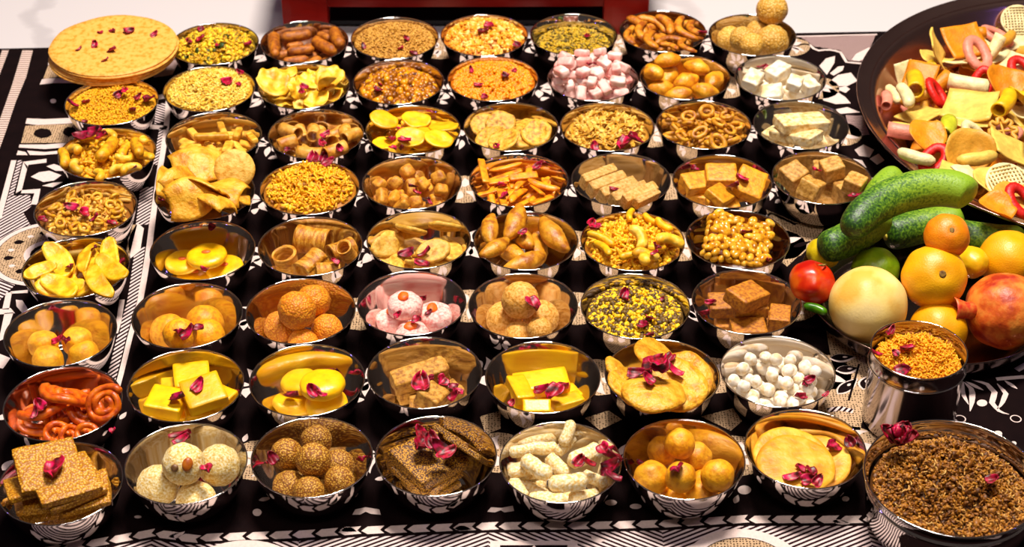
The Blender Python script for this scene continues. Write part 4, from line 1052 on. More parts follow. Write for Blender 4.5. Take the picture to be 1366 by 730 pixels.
p = bowl(55, 'spindle-shaped fried pastries')
spm = mat('golden_spindle', [(0.46, .19, .02), (0.68, .36, .05), (0.80, .48, .10)], mm=9, rough=.45, bump=.35, bmm=3)
def spindle(L, r, seed):
    t = np.linspace(-1, 1, 15); rr = r * np.clip(np.cos(t * 1.35), .12, 1) ** .8
    v, f = tube(np.stack([t * L / 2, .06 * L * t * t, 0 * t], 1), rr, 12, flat=.85); return lumpy(v, .0011, .006, seed), f
spk = Kind('spindle_pastry', [spindle(.048, .0105, s) for s in range(3)], spm)
obs = heap(p, spk, 5, .028, .032, 8, seed=35)
for a, b, c, d, ry, s in [(648, 340, 664, 330, 0, .8), (684, 352, 720, 338, 0, .95), (654, 300, 652, 332, 10, .85), (690, 322, 704, 346, -10, .9), (672, 322, 694, 280, -12, 1.0), (712, 284, 762, 334, 10, 1.05)]:
    obs.append(put(p, spk, (a + c) / 2, (b + d) / 2, (0, ry, yaw_px(a, b, c, d, .05)[0]), s, sink=.002))
name_all(obs, 'spindle shaped golden fried pastry in its steel bowl', 'pastry', 'spindle pastries', 'spindle pastries in one bowl')
petals(p, [(697, 311, .8)], 'spindle pastries')

p = bowl(56, 'yellow savoury mix with sticks and cashews')
mound('yellow_stick_mix', p, 56, .034, .010, [(noodle(.012, .0014, .15), 340, .3, 1), (grain(.005, .004, .003), 420, .3, 1), (bead(.0022), 250, .4, 1)], MATS['yellow_savoury'], 'bright yellow savoury mix with thin sticks and droplets', 'snack', 13, layers=.004)
ysk = Kind('yellow_thick_noodle', [rod(.030, .0035, .1, 0, .0004, 1), rod(.022, .0035, -.12, 0, .0004, 2)], mat('yellow_noodle', [(0.80, .48, .008), (0.92, .66, .02)], mm=6, rough=.5, bump=.3))
obs = heap(p, ysk, 14, .036, .056, 12, seed=37)
name_all(obs, 'thick bright yellow noodle on the savoury mix with cashews', 'snack', 'thick yellow noodles', '')
obs = [put(p, csk, a, b, (20, 0, c), 1.2) for a, b, c in [(860, 342, 60), (870, 346, 150), (852, 322, 20), (890, 328, 100)]]
name_all(obs, '', 'cashew', 'cashews on the yellow mix', 'cashews on the yellow savoury mix')
petals(p, [(796, 304, 1.2), (788, 300, 1.0), (875, 330, 1.1), (873, 339, .8)], 'yellow mix with cashews')

p = bowl(57, 'peanut brittle slabs')
pcm = mat('caramel', [(0.10, .03, .005), (0.24, .08, .010)], mm=6, rough=.15, bump=.3)
pnm = mat('roasted_peanut', [(0.50, .25, .03), (0.74, .44, .07), (0.86, .60, .18)], mm=7, rough=.25, var=.2)
k_ = mpp(985, 320)
pn_me = [to_mesh('peanut', ball(.0036, .0003, .004, s, (1.5, 1, .9), 2), pnm) for s in range(2)]
def brittle(w_, d_, h_, nuts, sd):
    """a slab with nuts proud of its faces: nuts joined as its part"""
    return Kind('peanut_brittle', [block(w_, d_, h_, .0015, .0008, .004, sd)], pcm)
bkk = brittle(84 * k_, 80 * k_, .011, 0, 1); obs = []
def nuts_on(o, w_, d_, h_, n, seed, edge=10):
    rg = random.Random(seed); cols = int(math.sqrt(n * w_ / d_)); rows_ = max(1, n // cols)
    for i in range(cols):
        for j in range(rows_):
            x_, y_ = ((i + .5 + rg.uniform(-.42, .42)) / cols - .5) * w_ * .96, ((j + .5 + rg.uniform(-.42, .42)) / rows_ - .5) * d_ * .96
            link('peanut', pn_me[rg.randrange(2)], (x_, y_, h_ / 2 + rg.uniform(-.0010, .0010)), rot=(rg.uniform(-.3, .3), rg.uniform(-.3, .3), rg.uniform(0, 6.28)), parent=o)
    for s_ in range(edge):
        for ax in (0, 1):
            t_ = (s_ + .5) / edge - .5
            link('peanut', pn_me[rg.randrange(2)], ((-w_ / 2, t_ * d_, rg.uniform(-.25, .25) * h_) if ax == 0 else (t_ * w_, -d_ / 2, rg.uniform(-.25, .25) * h_)), rot=(rg.uniform(0, 6), rg.uniform(0, 6), rg.uniform(0, 6)), parent=o)
for a, b, r_, s in [(982, 336, (0, 0, 4), .62), (982, 326, (0, 2, 352), .72), (986, 316, (9, 8, 350), 1.0)]:
    o = put(p, bkk, a, b, r_, s, sink=.002); obs.append(o)
nuts_on(obs[2], 84 * k_, 80 * k_, .011, 84, 3, 9); nuts_on(obs[1], 84 * k_, 80 * k_, .011, 12, 4, 7)
for o, t in zip(obs, ('lowest peanut brittle slab under the big one', 'middle peanut brittle slab under the big one', 'large caramel slab studded with peanuts, topmost in its bowl')):
    o['label'] = t; o['category'] = 'brittle'; o['group'] = 'peanut brittle slabs'
petals(p, [(996, 310, 1.0), (1026, 348, .8)], 'peanut brittle')

# ================================================================== row 6
p = bowl(61, 'four yellow domed sweets')
ydm = mat('deep_yellow_sweet', [(0.74, .38, .008), (0.86, .50, .015), (0.90, .58, .04)], mm=5, rough=.55, bump=.35, bmm=2)
k_ = mpp(80, 460)
dk = Kind('domed_sweet', [peda(20.5 * k_, .024, s) for s in range(2)], ydm)
balls(p, dk, [(58, 455, 1.0), (103, 451, 1.0), (64, 476, 1.0), (104, 474, 1.0)], 'domed yellow sweets at the left edge', 'domed yellow sweets')
petals(p, [(78, 455, 1.2), (88, 457, 1.3)], 'domed yellow sweets')

p = bowl(62, 'four smooth orange balls')
obm = mat('orange_yellow_ball', [(0.76, .34, .006), (0.88, .48, .01), (0.92, .56, .03)], mm=4, rough=.5, bump=.4, bmm=2)
k_ = mpp(250, 430)
ok_ = Kind('orange_ball', [ball(25 * k_, .0008, .008, s, (1, 1, .9)) for s in range(2)], obm)
balls(p, ok_, [(224, 442, 1.0), (274, 426, 1.05), (284, 448, .95), (240, 462, .9)], 'smooth orange yellow balls with petals between', 'smooth orange balls')
petals(p, [(240, 445, 1.2), (252, 447, 1.3), (264, 439, 1.1)], 'smooth orange balls')

p = bowl(63, 'five grainy orange balls')
ogm = mat('grainy_orange_ball', [(0.92, .60, .14), (0.86, .44, .03), (0.70, .28, .01)], mm=1.8, tex='voronoi', rough=.55, bump=.8)
ogk = Kind('grainy_orange_ball', [ball(23 * k_, .0010, .006, s) for s in range(3)], ogm)
balls(p, ogk, [(366, 436, .95), (436, 440, .92), (404, 454, .9), (418, 412, 1.0), (396, 424, 1.12)], 'grainy orange balls without petals', 'grainy orange balls')

p = bowl(64, 'pink coconut sweets with orange centres')
pcn = mat('pink_coconut', [(0.82, .36, .42), (0.90, .56, .58), (0.93, .70, .68)], mm=3, rough=.65, bump=.6, bmm=1.8)
k_ = mpp(550, 420)
pkk = Kind('pink_coconut_sweet', [peda(24 * k_, .020, s, .002, .001) for s in range(2)], pcn); obs = []
for a, b, s in [(515, 428, .9), (588, 422, 1.0), (550, 442, .95), (548, 408, 1.0)]:
    o = put(p, pkk, a, b, (0, 0, a), s, sink=.0012); obs.append(o)
    link('orange_centre', to_mesh('orange_centre', ball(.0055, .0008, .004, a, (1.2, .9, .5), 2), odot), (.001, -.002, .0095), rot=(.2, 0, a), parent=o)
name_all(obs, '', 'sweet', 'pink coconut sweets', 'pink coconut sweets with orange centres')
petals(p, [(558, 402, 1.0), (531, 421, .7), (555, 428, 1.1), (572, 418, .6)], 'pink coconut sweets')

p = bowl(65, 'five tan flour balls')
tbm = mat('tan_flour_ball', [(0.60, .31, .08), (0.80, .49, .18), (0.86, .60, .30)], mm=2.5, rough=.65, bump=.6, bmm=1.6)
tbk = Kind('tan_flour_ball', [ball(24 * k_, .0008, .006, s) for s in range(3)], tbm)
balls(p, tbk, [(664, 426, 1.0), (730, 424, 1.0), (692, 444, .85), (712, 440, .7), (694, 406, 1.05)], 'tan flour balls around one petal', 'tan flour balls')
petals(p, [(710, 406, 1.4), (704, 414, 1.0)], 'tan flour balls')

p = bowl(66, 'sprouted lentils under yellow crumble')
mound('sprouted_lentils', p, 66, .030, .008, [(bead(.0024), 520, .0, .25), (bead(.0022), 260, .1, .4), (grain(.004, .0035, .003), 1700, .7, 1)], tinted('sprouts_and_crumble', [(0.10, .06, .006), (0.30, .20, .012), (0.82, .56, .006), (0.93, .74, .02)]), 'brown sprouted lentils sprinkled with bright yellow crumble', 'lentils', 14, layers=.004)
petals(p, [(833, 392, 1.1), (833, 400, .8), (867, 427, 1.1), (858, 434, .9), (866, 448, .8), (884, 400, .6)], 'yellow crumble')

p = bowl(67, 'brown fudge blocks')
bfm = mat('brown_fudge', [(0.36, .15, .012), (0.52, .24, .02), (0.60, .31, .045)], mm=3, rough=.6, bump=.5, bmm=1.8)
k_ = mpp(996, 405)
bfk = Kind('brown_fudge_block', [block(46 * k_, 34 * k_, 18 * k_, .0012, .0007, .004, s) for s in range(2)], bfm)
obs = [put(p, bfk, a, b, (rx, ry, rz), s, sink=.001) for a, b, rx, ry, rz, s in [(975, 428, 0, 0, 0, .95), (1025, 430, 0, 0, 12, .9), (998, 440, 0, 0, 3, 1.0), (1040, 422, 0, 0, 80, .8), (968, 402, 6, 0, 2, 1.0), (1000, 418, 4, 0, 4, 1.0), (996, 396, 6, 10, 42, 1.1)]]
name_all(obs, '', 'sweet', 'brown fudge blocks', 'brown fudge blocks beside the fruit plate')
petals(p, [(947, 404, 1.0), (940, 420, 1.1)], 'brown fudge blocks')

# ================================================================== row 7
p = bowl(71, 'orange fried dough coils')
jm = mat('orange_red_coil', [(0.50, .10, .003), (0.72, .19, .006), (0.80, .27, .015)], mm=8, rough=.4, bump=.3, bmm=3)
def coil(r, t, turns, seed):
    a = np.linspace(0, 2 * math.pi * turns, int(22 * turns)); rr = r * (1 - .72 * a / a[-1])
    P = np.stack([rr * np.cos(a), rr * np.sin(a) * .9, .0012 * np.sin(3 * a + seed)], 1)
    v, f = tube(P, t * (1 + .08 * np.sin(a * 4)), 8); return lumpy(v, .0004, .004, seed), f
jk = Kind('orange_coil', [coil(.019, .0034, 2.3, 1), coil(.017, .0032, 2.1, 2), coil(.012, .0032, 1.3, 3)], jm)
obs = heap(p, jk, 5, .022, .028, 8, seed=41)
for a, b, r_, s, w_ in [(44, 562, (10, 0, 0), 1, 0), (92, 566, (0, 8, 60), 1, 1), (136, 556, (20, -20, 120), 1, 2), (60, 545, (25, 5, 200), 1.1, 0), (108, 546, (15, -10, 90), 1.05, 1), (88, 528, (30, 0, 150), 1.1, 0), (140, 540, (30, -30, 30), 1.0, 1), (74, 574, (40, 0, 20), .9, 2), (92, 582, (50, 0, 60), .8, 2), (114, 574, (45, 0, 10), .8, 2)]:
    obs.append(put(p, jk, a, b, r_, s, w_, sink=.0022))
name_all(obs, 'glossy orange red fried dough coil at the left edge', 'sweet', 'orange dough coils', '')
petals(p, [(143, 528, 1.0), (54, 543, 1.1), (48, 553, 1.1), (150, 575, .7)], 'orange dough coils')

def yellow_blocks(name, w_, d_, h_): return Kind(name, [block(w_, d_, h_, .0014, .0006, .007, s) for s in range(2)], yel)
p = bowl(72, 'thick yellow fudge squares with two petals')
k_ = mpp(250, 520)
yb = yellow_blocks('yellow_fudge_square', 48 * k_, 46 * k_, 17 * k_)
obs = [put(p, yb, a, b, (rx, ry, rz), s, sink=.001) for a, b, rx, ry, rz, s in [(222, 548, 0, 0, 85, 1.05), (272, 545, 0, 0, 15, 1.05), (292, 536, 0, 0, 60, .8), (232, 524, 0, 0, 10, .9), (222, 537, 6, 4, 82, 1.05), (272, 530, 10, -4, 24, 1.1), (256, 514, 6, 2, 12, 1.0)]]
name_all(obs, '', 'sweet', 'yellow fudge squares', 'yellow fudge squares in the second bowl')
petals(p, [(237, 531, 1.2), (265, 517, 1.2), (305, 528, .9), (198, 550, .8)], 'yellow fudge squares')

p = bowl(73, 'flat round yellow sweets')
k_ = mpp(410, 520)
yr = Kind('round_yellow_sweet', [peda(29 * k_, .015, s, 0, .0008) for s in range(2)], yel)
balls(p, yr, [(386, 538, 1.05), (436, 540, 1.0), (400, 520, .9), (430, 514, 1.05)], 'flat round yellow sweets with dark petals', 'flat yellow sweets')
petals(p, [(434, 501, 1.2), (418, 523, 1.1), (430, 528, .9), (447, 521, 1.0), (389, 528, 1.1)], 'flat yellow sweets')

p = bowl(74, 'crumbly tan fudge chunks')
ctm = mat('crumbly_tan_fudge', [(0.38, .19, .04), (0.58, .34, .10), (0.68, .45, .19)], mm=4, rough=.65, bump=.7, bmm=2.5)
k_ = mpp(566, 510)
ctk = Kind('tan_fudge_chunk', [block(78 * k_, 30 * k_, 24 * k_, .002, .0018, .006, 1), block(34 * k_, 32 * k_, 24 * k_, .0016, .0012, .005, 2)], ctm)
obs = [put(p, ctk, 552, 522, (0, 0, 20), .8, 0), put(p, ctk, 600, 525, (5, 0, 40), .9, 1), put(p, ctk, 562, 535, (0, 0, 20), .8, 1), put(p, ctk, 565, 505, (8, -4, 22), 1.0, 0), put(p, ctk, 576, 526, (14, 8, 60), 1.05, 1)]
name_all(obs, '', 'sweet', 'tan fudge chunks', 'crumbly tan fudge chunks under large petals')
petals(p, [(559, 513, 1.6), (590, 509, 1.4), (603, 518, 1.1), (606, 530, 1.2), (574, 506, 1.0), (611, 524, .8)], 'crumbly fudge chunks')

p = bowl(75, 'pale yellow fudge bars with a red petal')
k_ = mpp(724, 520)
yb2 = yellow_blocks('yellow_fudge_bar', 66 * k_, 34 * k_, 18 * k_)
obs = [put(p, yb2, a, b, (rx, ry, rz), s, sink=.001) for a, b, rx, ry, rz, s in [(690, 532, 0, 0, 100, .85), (742, 536, 0, 0, 30, .85), (706, 546, 0, 0, 2, .6), (722, 512, 4, 0, 12, 1.1), (694, 520, 8, 0, 108, .75), (716, 538, 20, 0, 0, .55), (756, 536, 0, 0, 24, .65)]]
name_all(obs, '', 'sweet', 'yellow fudge bars', 'yellow fudge bars in the middle bowl')
petals(p, [(724, 521, 1.5), (740, 524, 1.5), (748, 517, 1.4), (683, 539, .8)], 'yellow fudge bars')

p = bowl(76, 'puffed golden fried breads')
pfm = mat('golden_fried_bread', [(0.58, .30, .035), (0.78, .49, .08), (0.86, .58, .15)], mm=9, rough=.5, bump=.8, bmm=5)
k_ = mpp(884, 505)
pfk = Kind('fried_bread', [disc(42 * k_, .0042, .004, .05, s, .05, .0006, dome=.004) for s in range(3)], pfm)
obs = [put(p, pfk, a, b, (rx, ry, rz), s, sink=.002) for a, b, rx, ry, rz, s in [(880, 520, 0, 0, 0, .9), (870, 512, -8, 10, 30, 1.0), (912, 506, 10, -24, 60, .95), (886, 486, 28, 4, 100, 1.1), (840, 506, 20, 40, 40, .85), (902, 510, 6, -14, 80, 1.0), (836, 518, 14, 24, 30, .7), (872, 526, -6, 6, 10, 1.0)]]
name_all(obs, '', 'bread', 'puffed fried breads', 'puffed golden fried breads under a petal pile')
petals(p, [(847, 500, 1.2), (860, 492, 1.4), (870, 487, 1.6), (880, 492, 1.5), (890, 482, 1.7), (900, 498, 1.5), (864, 508, 1.0), (876, 484, 1.4)], 'puffed fried breads')

p = bowl(77, 'white popped seeds')
mkm = mat('white_popped_seed', [(0.80, .66, .50), (0.90, .84, .76), (0.93, .89, .84)], mm=6, rough=.6, bump=.3, bmm=3, var=.06)
mkk = Kind('popped_seed', [ball(.0064, .0010, .005, s, (1, .95, .9), 2) for s in range(4)], mkm)
obs = heap(p, mkk, 110, .038, .044, 90, seed=43)
name_all(obs, 'round white popped seed in the second row from the front', 'snack', 'white popped seeds', '')
petals(p, [(1067, 530, 1.2), (1072, 513, .8), (1080, 507, .8), (1102, 528, .6)], 'white popped seeds')

# ================================================================== row 8 (front)
def chikki(w_, d_, h_, seed): return block(w_, d_, h_, .0012, .0009, .003, seed, 10)
p = bowl(81, 'pale sesame brittle squares')
scm = mat('pale_sesame_brittle', [(0.92, .76, .46), (0.78, .50, .10), (0.66, .38, .04), (0.46, .23, .02)], mm=1.7, tex='voronoi', rough=.45, bump=.9, var=.06)
k_ = mpp(80, 640)
scq = Kind('sesame_brittle', [chikki(70 * k_, 66 * k_, .0055, s) for s in range(2)], scm)
obs = [put(p, scq, a, b, (rx, ry, rz), s, sink=.0016) for a, b, rx, ry, rz, s in [(96, 684, 0, 0, 5, .85), (44, 676, 4, 6, 20, .8), (40, 668, -6, 22, 110, .85), (112, 672, 4, -8, 12, .9), (60, 662, 4, 4, 18, .85), (112, 658, 4, -8, 14, .95), (34, 648, 0, 18, 112, 1.0), (94, 652, 3, -3, 30, 1.1), (86, 640, 3, 2, 28, 1.15), (64, 622, 10, 3, 22, 1.15)]]
name_all(obs, 'pale sesame brittle square in the front left corner bowl', 'brittle', 'sesame brittle squares', 'pale sesame brittle squares at the corner')
petals(p, [(62, 631, 1.7), (76, 625, 1.7), (84, 622, 1.2)], 'pale sesame brittle')

p = bowl(82, 'four large white coconut balls')
wbm = mat('white_coconut_ball', [(0.68, .48, .18), (0.84, .70, .42), (0.92, .84, .68)], mm=1.8, rough=.65, bump=.9, bmm=1.4)
k_ = mpp(246, 630)
wbk = Kind('coconut_ball', [ball(28 * k_, .0010, .006, s) for s in range(3)], wbm)
obs = [put(p, wbk, a, b, (0, 0, 0), c, sink=.0012) for a, b, c in [(262, 668, .95), (211, 653, 1.0), (292, 637, 1.02), (245, 619, 1.0)]]
link('almond_piece', to_mesh('almond_piece', ball(.0048, .0004, .003, 1, (.9, 1.2, .5), 2), mat('almond', [(0.50, .16, .02), (0.62, .24, .04)], mm=4, rough=.4)), (.006, -.0125, .0105), rot=(.8, .3, 0), parent=obs[3])
link('raisin', to_mesh('raisin', ball(.0032, .0004, .002, 1, (1, 1, .6), 2), mat('raisin', [(0.20, .12, .09), (0.34, .22, .18)], mm=4, rough=.5)), (-.004, -.0145, .0085), rot=(.8, 0, 0), parent=obs[3])
name_all(obs, '', 'sweet', 'white coconut balls', 'large white coconut balls in the front row')
petals(p, [(242, 590, 1.2), (276, 626, 1.2), (268, 630, .7)], 'white coconut balls')

p = bowl(83, 'seven brown sesame balls')
sbm = mat('brown_sesame_ball', [(0.88, .72, .44), (0.70, .48, .15), (0.54, .31, .05), (0.30, .14, .02)], mm=1.5, tex='voronoi', rough=.6, bump=.9)
k_ = mpp(416, 625)
sbk = Kind('brown_sesame_ball', [ball(21.5 * k_, .0008, .005, s) for s in range(3)], sbm)
SB = heap(p, sbk, 3, .014, .030, 10, seed=52, kr=(.9, 1.0))
balls(p, sbk, [(377, 649, 1.0), (412, 656, .95), (448, 646, .95), (382, 622, 1.0), (459, 622, 1.05), (422, 604, 1.0), (418, 630, 1.08)], 'brown sesame coated balls in the front row', 'brown sesame balls')
GROUPS[-1][0].extend(SB)
for o in SB: o['category'] = 'sweet'; o['group'] = 'brown sesame balls'
petals(p, [(363, 612, 1.2), (484, 615, 1.2), (357, 618, .9)], 'brown sesame balls')

p = bowl(84, 'dark sesame brittle squares')
dsm = mat('dark_sesame_brittle', [(0.90, .68, .24), (0.72, .46, .05), (0.52, .28, .02), (0.14, .06, .008)], mm=1.3, tex='voronoi', rough=.5, bump=.9, var=.06)
k_ = mpp(580, 610)
dsk = Kind('dark_brittle', [chikki(76 * k_, 74 * k_, .0065, s) for s in range(2)], dsm)
obs = [put(p, dsk, a, b, (rx, ry, rz), s, sink=.0016) for a, b, rx, ry, rz, s in [(575, 645, 0, 0, 40, .78), (572, 634, 2, 2, 46, .85), (570, 625, 2, 2, 42, .92), (572, 618, 4, 2, 40, .98), (572, 606, 4, 3, 38, 1.05)]]
obs += [put(p, dsk, 622, 600, (50, -14, 148), .78, sink=.004), put(p, dsk, 612, 590, (50, -14, 148), .78, sink=.004)]
name_all(obs, '', 'brittle', 'dark sesame brittle squares', 'dark sesame brittle squares in the front row')
petals(p, [(563, 582, 1.4), (565, 595, 1.6), (574, 590, 1.3), (586, 599, 1.6), (596, 608, 1.4)], 'dark sesame brittle')

p = bowl(85, 'sugar-dusted white dough fingers')
sdm = mat('sugar_dusted_finger', [(0.80, .60, .30), (0.88, .76, .52), (0.93, .86, .74)], mm=2.5, rough=.65, bump=.8, bmm=1.8, var=.06)
k_ = mpp(748, 620)
sdk = Kind('sugar_finger', [rod(52 * k_, 12 * k_, .05, .08, .0013, s, 11, 10) for s in range(3)], sdm)
obs = heap(p, sdk, 9, .030, .030, 8, seed=47)
for a, b, c, d, ry in [(676, 640, 692, 664, 0), (712, 664, 755, 668, 0), (758, 660, 800, 655, 0), (700, 650, 722, 644, 0), (686, 630, 706, 626, 0), (672, 604, 706, 598, 0), (706, 594, 744, 592, 4), (698, 612, 734, 636, 0), (732, 604, 758, 630, 0), (760, 614, 800, 592, 6), (724, 648, 776, 640, 4), (776, 628, 810, 640, 0), (744, 602, 764, 586, -10), (750, 584, 764, 562, -28)]:
    obs.append(put(p, sdk, (a + c) / 2, (b + d) / 2, (0, ry, yaw_px(a, b, c, d, .045)[0]), min(1.1, max(.7, yaw_px(a, b, c, d, .045)[1] / (52 * k_))), sink=.0016))
name_all(obs, 'white sugar dusted dough finger in the front row', 'sweet', 'sugar dusted fingers', '')
petals(p, [(772, 617, 1.0), (786, 619, 1.0), (812, 604, 1.6), (818, 612, 1.6), (816, 626, 1.6), (818, 640, 1.2), (806, 600, 1.1)], 'sugar dusted fingers')

p = bowl(86, 'eight golden round balls')
gbm = mat('golden_ball', [(0.66, .32, .02), (0.80, .45, .03), (0.86, .53, .07)], mm=5, rough=.5, bump=.4, bmm=2)
k_ = mpp(912, 620)
gbk = Kind('golden_ball', [ball(21 * k_, .0010, .008, s) for s in range(3)], gbm)
heap(p, gbk, 4, .018, .034, 10, seed=51, kr=(.9, 1.0)) and None
GB = [o for o in scene.objects if o.name.startswith('golden_ball')]
balls(p, gbk, [(901, 662, .8), (936, 660, 1.0), (869, 643, 1.12), (957, 640, 1.05), (884, 618, 1.0), (929, 620, 1.0), (913, 641, .98)], 'golden brown balls in the front row', 'golden balls')
GROUPS[-1][0].extend(GB)
for o in GB: o['category'] = 'sweet'; o['group'] = 'golden balls'
GROUPS[-1][0].append(put(p, gbk, 907, 592, (0, 0, 40), 1.0, near=False)); GROUPS[-1][0][-1]['category'] = 'sweet'; GROUPS[-1][0][-1]['group'] = 'golden balls'
petals(p, [(859, 622, 1.0), (905, 627, 1.2), (912, 650, .8)], 'golden balls')

p = bowl(87, 'flat round pancakes')
pcm2 = mat('golden_pancake', [(0.66, .32, .03), (0.82, .48, .06), (0.90, .62, .18)], mm=16, rough=.5, bump=.3, bmm=4)
k_ = mpp(1074, 615)
pck = Kind('pancake', [disc(50 * k_, .0050, .0015, .0, s, .03, .0003, 40, 8) for s in range(3)], pcm2)
obs = [put(p, pck, a, b, (rx, ry, 0), s, sink=.002) for a, b, rx, ry, s in [(1075, 628, 0, 0, .9), (1068, 618, 4, 0, 1.0), (1094, 618, 4, -6, 1.0), (1056, 612, 10, 6, 1.05), (1062, 620, 4, 3, 1.06)]]
name_all(obs, '', 'pancake', 'flat pancakes', 'flat golden pancakes beside the big steel pot')
petals(p, [(1068, 626, 1.0), (1082, 630, 1.0), (1056, 640, 1.2), (1078, 640, 1.0), (1090, 644, 1.0), (1111, 597, 1.2), (1135, 592, 1.2)], 'flat pancakes')
# ================================================================== fruit plate
FC = at(1240, 381, .03); FR = .1185
fprof = [(0, 0), (.085, 0), (.098, .002), (.110, .012), (.116, .024), (.1185, .029), (.1190, .0302), (.1180, .0306), (.1165, .0285), (.1140, .0240), (.1085, .0130), (.0970, .0034), (.085, .0014), (0, .0014)]
vessel('fruit_plate', (FC[0], FC[1], .0004), 'round dark steel plate heaped with fruit and cucumbers', 'plate', None, (('plate_body', to_mesh('plate_body', lathe(smooth_prof(fprof, 2), 96), dark_steel)), ('rim', to_mesh('rim', rolled_rim(.1187, .0302, .0008, 96), dark_steel))))
def fplate_h(r): return np.where(r < .1185, np.interp(r, [0, .085, .097, .1085, .114, .1185], [.0018, .0018, .0038, .0134, .0244, .031]), .031)
fp = Pile(FC[0], FC[1], .16, fplate_h, .002)
def thing(name, label, cat, group=None):
    o = bpy.data.objects.new(name, None); COL.objects.link(o); o['label'] = label; o['category'] = cat
    if group: o['group'] = group
    return o
def fruit(name, shape, m, px, py, rot, label, cat, group='fruit on the dark plate', parts=(), z0=.16, sink=.004, zfix=None):
    Rm = np.array(Euler([R_(a) for a in rot]).to_matrix()); v = dense(shape) @ Rm.T
    pos = fp.down_ray(v, px, py, z0, sink) if zfix is None else at(px, py, zfix)
    fp.add(v, pos)
    o = link(name, to_mesh(name, shape, m), pos, rot=[R_(a) for a in rot], label=label, cat=cat, group=group)
    for pn, psh, pm_, pl in parts: link(pn, to_mesh(pn, psh, pm_), pl, parent=o)
    return o
def round_fruit(r, squash=.92, dimple=.10, ribs=0, lump=.0006, seed=0, tip=0.0):
    v, f = ico(4); v = v.copy(); rr = np.hypot(v[:, 0], v[:, 1])
    z = v[:, 2] * squash - dimple * np.exp(-(rr / .22) ** 2) * np.sign(v[:, 2]) * .9
    z = z + tip * np.exp(-(rr / .3) ** 2) * (v[:, 2] < 0) * -1
    a = np.arctan2(v[:, 1], v[:, 0]); k = 1 + ribs * np.cos(8 * a) * rr
    v = np.stack([v[:, 0] * k, v[:, 1] * k, z], 1) * r
    return lumpy(v, lump, r * .5, seed), f
k_ = mpp(1230, 380, .05)
skin_mel = mat('pale_melon_skin', [(0.84, .58, .20), (0.90, .72, .38), (0.92, .77, .48)], mm=40, rough=.45, bump=.15, bmm=2, var=0)
skin_app = mat('red_apple_skin', [(0.50, .02, .012), (0.66, .07, .02), (0.74, .20, .04)], mm=22, rough=.28, var=0)
skin_gua = mat('green_guava_skin', [(0.24, .42, .02), (0.36, .54, .04)], mm=14, rough=.4, bump=.2, bmm=3, var=0)
skin_mos = mat('yellow_citrus_skin', [(0.84, .46, .012), (0.90, .56, .02)], mm=24, rough=.4, bump=.35, bmm=1.4, var=.03)
skin_ora = mat('orange_citrus_skin', [(0.80, .28, .012), (0.88, .40, .02)], mm=18, rough=.4, bump=.4, bmm=1.4, var=0)
skin_man = mat('yellow_mango_skin', [(0.82, .58, .03), (0.88, .68, .06)], mm=26, rough=.38, bump=.1, bmm=2, var=0)
skin_pom = mat('red_pomegranate_skin', [(0.46, .05, .03), (0.72, .20, .07), (0.80, .36, .14)], mm=16, rough=.45, bump=.2, bmm=5, var=0)
stemm = mat('dry_stem', [(0.16, .09, .03), (0.42, .30, .14)], mm=3, rough=.8, var=0)
def cucumber_skin():
    m = bpy.data.materials.new('cucumber_skin'); m.use_nodes = True
    N = m.node_tree.nodes; L = m.node_tree.links; b = N['Principled BSDF']; b.inputs['Roughness'].default_value = .45
    tc = N.new('ShaderNodeTexCoord'); sp = N.new('ShaderNodeSeparateXYZ'); L.new(tc.outputs['Generated'], sp.inputs[0])
    n1 = N.new('ShaderNodeTexNoise'); n1.inputs['Scale'].default_value = 420; n1.inputs['Detail'].default_value = 2; L.new(tc.outputs['Object'], n1.inputs['Vector'])
    st = N.new('ShaderNodeTexNoise'); st.inputs['Scale'].default_value = 60; mp = N.new('ShaderNodeMapping'); mp.inputs['Scale'].default_value = (.12, 1, 1)
    L.new(tc.outputs['Object'], mp.inputs['Vector']); L.new(mp.outputs[0], st.inputs['Vector'])
    ad = N.new('ShaderNodeMath'); ad.operation = 'MULTIPLY_ADD'; ad.inputs[1].default_value = 1.7; L.new(n1.outputs['Fac'], ad.inputs[0]); L.new(sp.outputs['X'], ad.inputs[2])
    a2 = N.new('ShaderNodeMath'); a2.operation = 'MULTIPLY_ADD'; a2.inputs[1].default_value = .8; L.new(st.outputs['Fac'], a2.inputs[0]); L.new(ad.outputs[0], a2.inputs[2])
    cr = N.new('ShaderNodeValToRGB'); e = cr.color_ramp.elements
    e[0].position = .58; e[0].color = (.010, .045, .003, 1); e[1].position = .98; e[1].color = (.24, .40, .016, 1)
    k = e.new(.75); k.color = (.06, .16, .006, 1)
    hf = N.new('ShaderNodeMath'); hf.operation = 'MULTIPLY'; hf.inputs[1].default_value = .5; L.new(a2.outputs[0], hf.inputs[0])
    L.new(hf.outputs[0], cr.inputs[0]); L.new(cr.outputs[0], b.inputs['Base Color'])
    bp = N.new('ShaderNodeBump'); bp.inputs['Strength'].default_value = .5; bp.inputs['Distance'].default_value = .0008
    L.new(n1.outputs['Fac'], bp.inputs['Height']); L.new(bp.outputs[0], b.inputs['Normal']); return m
cucm = cucumber_skin()
stem_s = lambda r: (disc(r, r * .5, .0002, 0, 3, .2, 0, 10, 2))
fruit('cucumber', *[rod(.072, .0160, .10, .10, .0008, 3, 23, 20)], cucm, 1316, 318, (0, 4, -6), 'dark cucumber half hidden behind the small orange', 'cucumber', 'cucumbers')
fruit('pale_melon', round_fruit(52 * k_, .97, .02, 0, .0008, 1), skin_mel, 1158, 407, (10, 20, 0), 'large pale cream melon at the front of the plate', 'melon', parts=[], zfix=0.046)
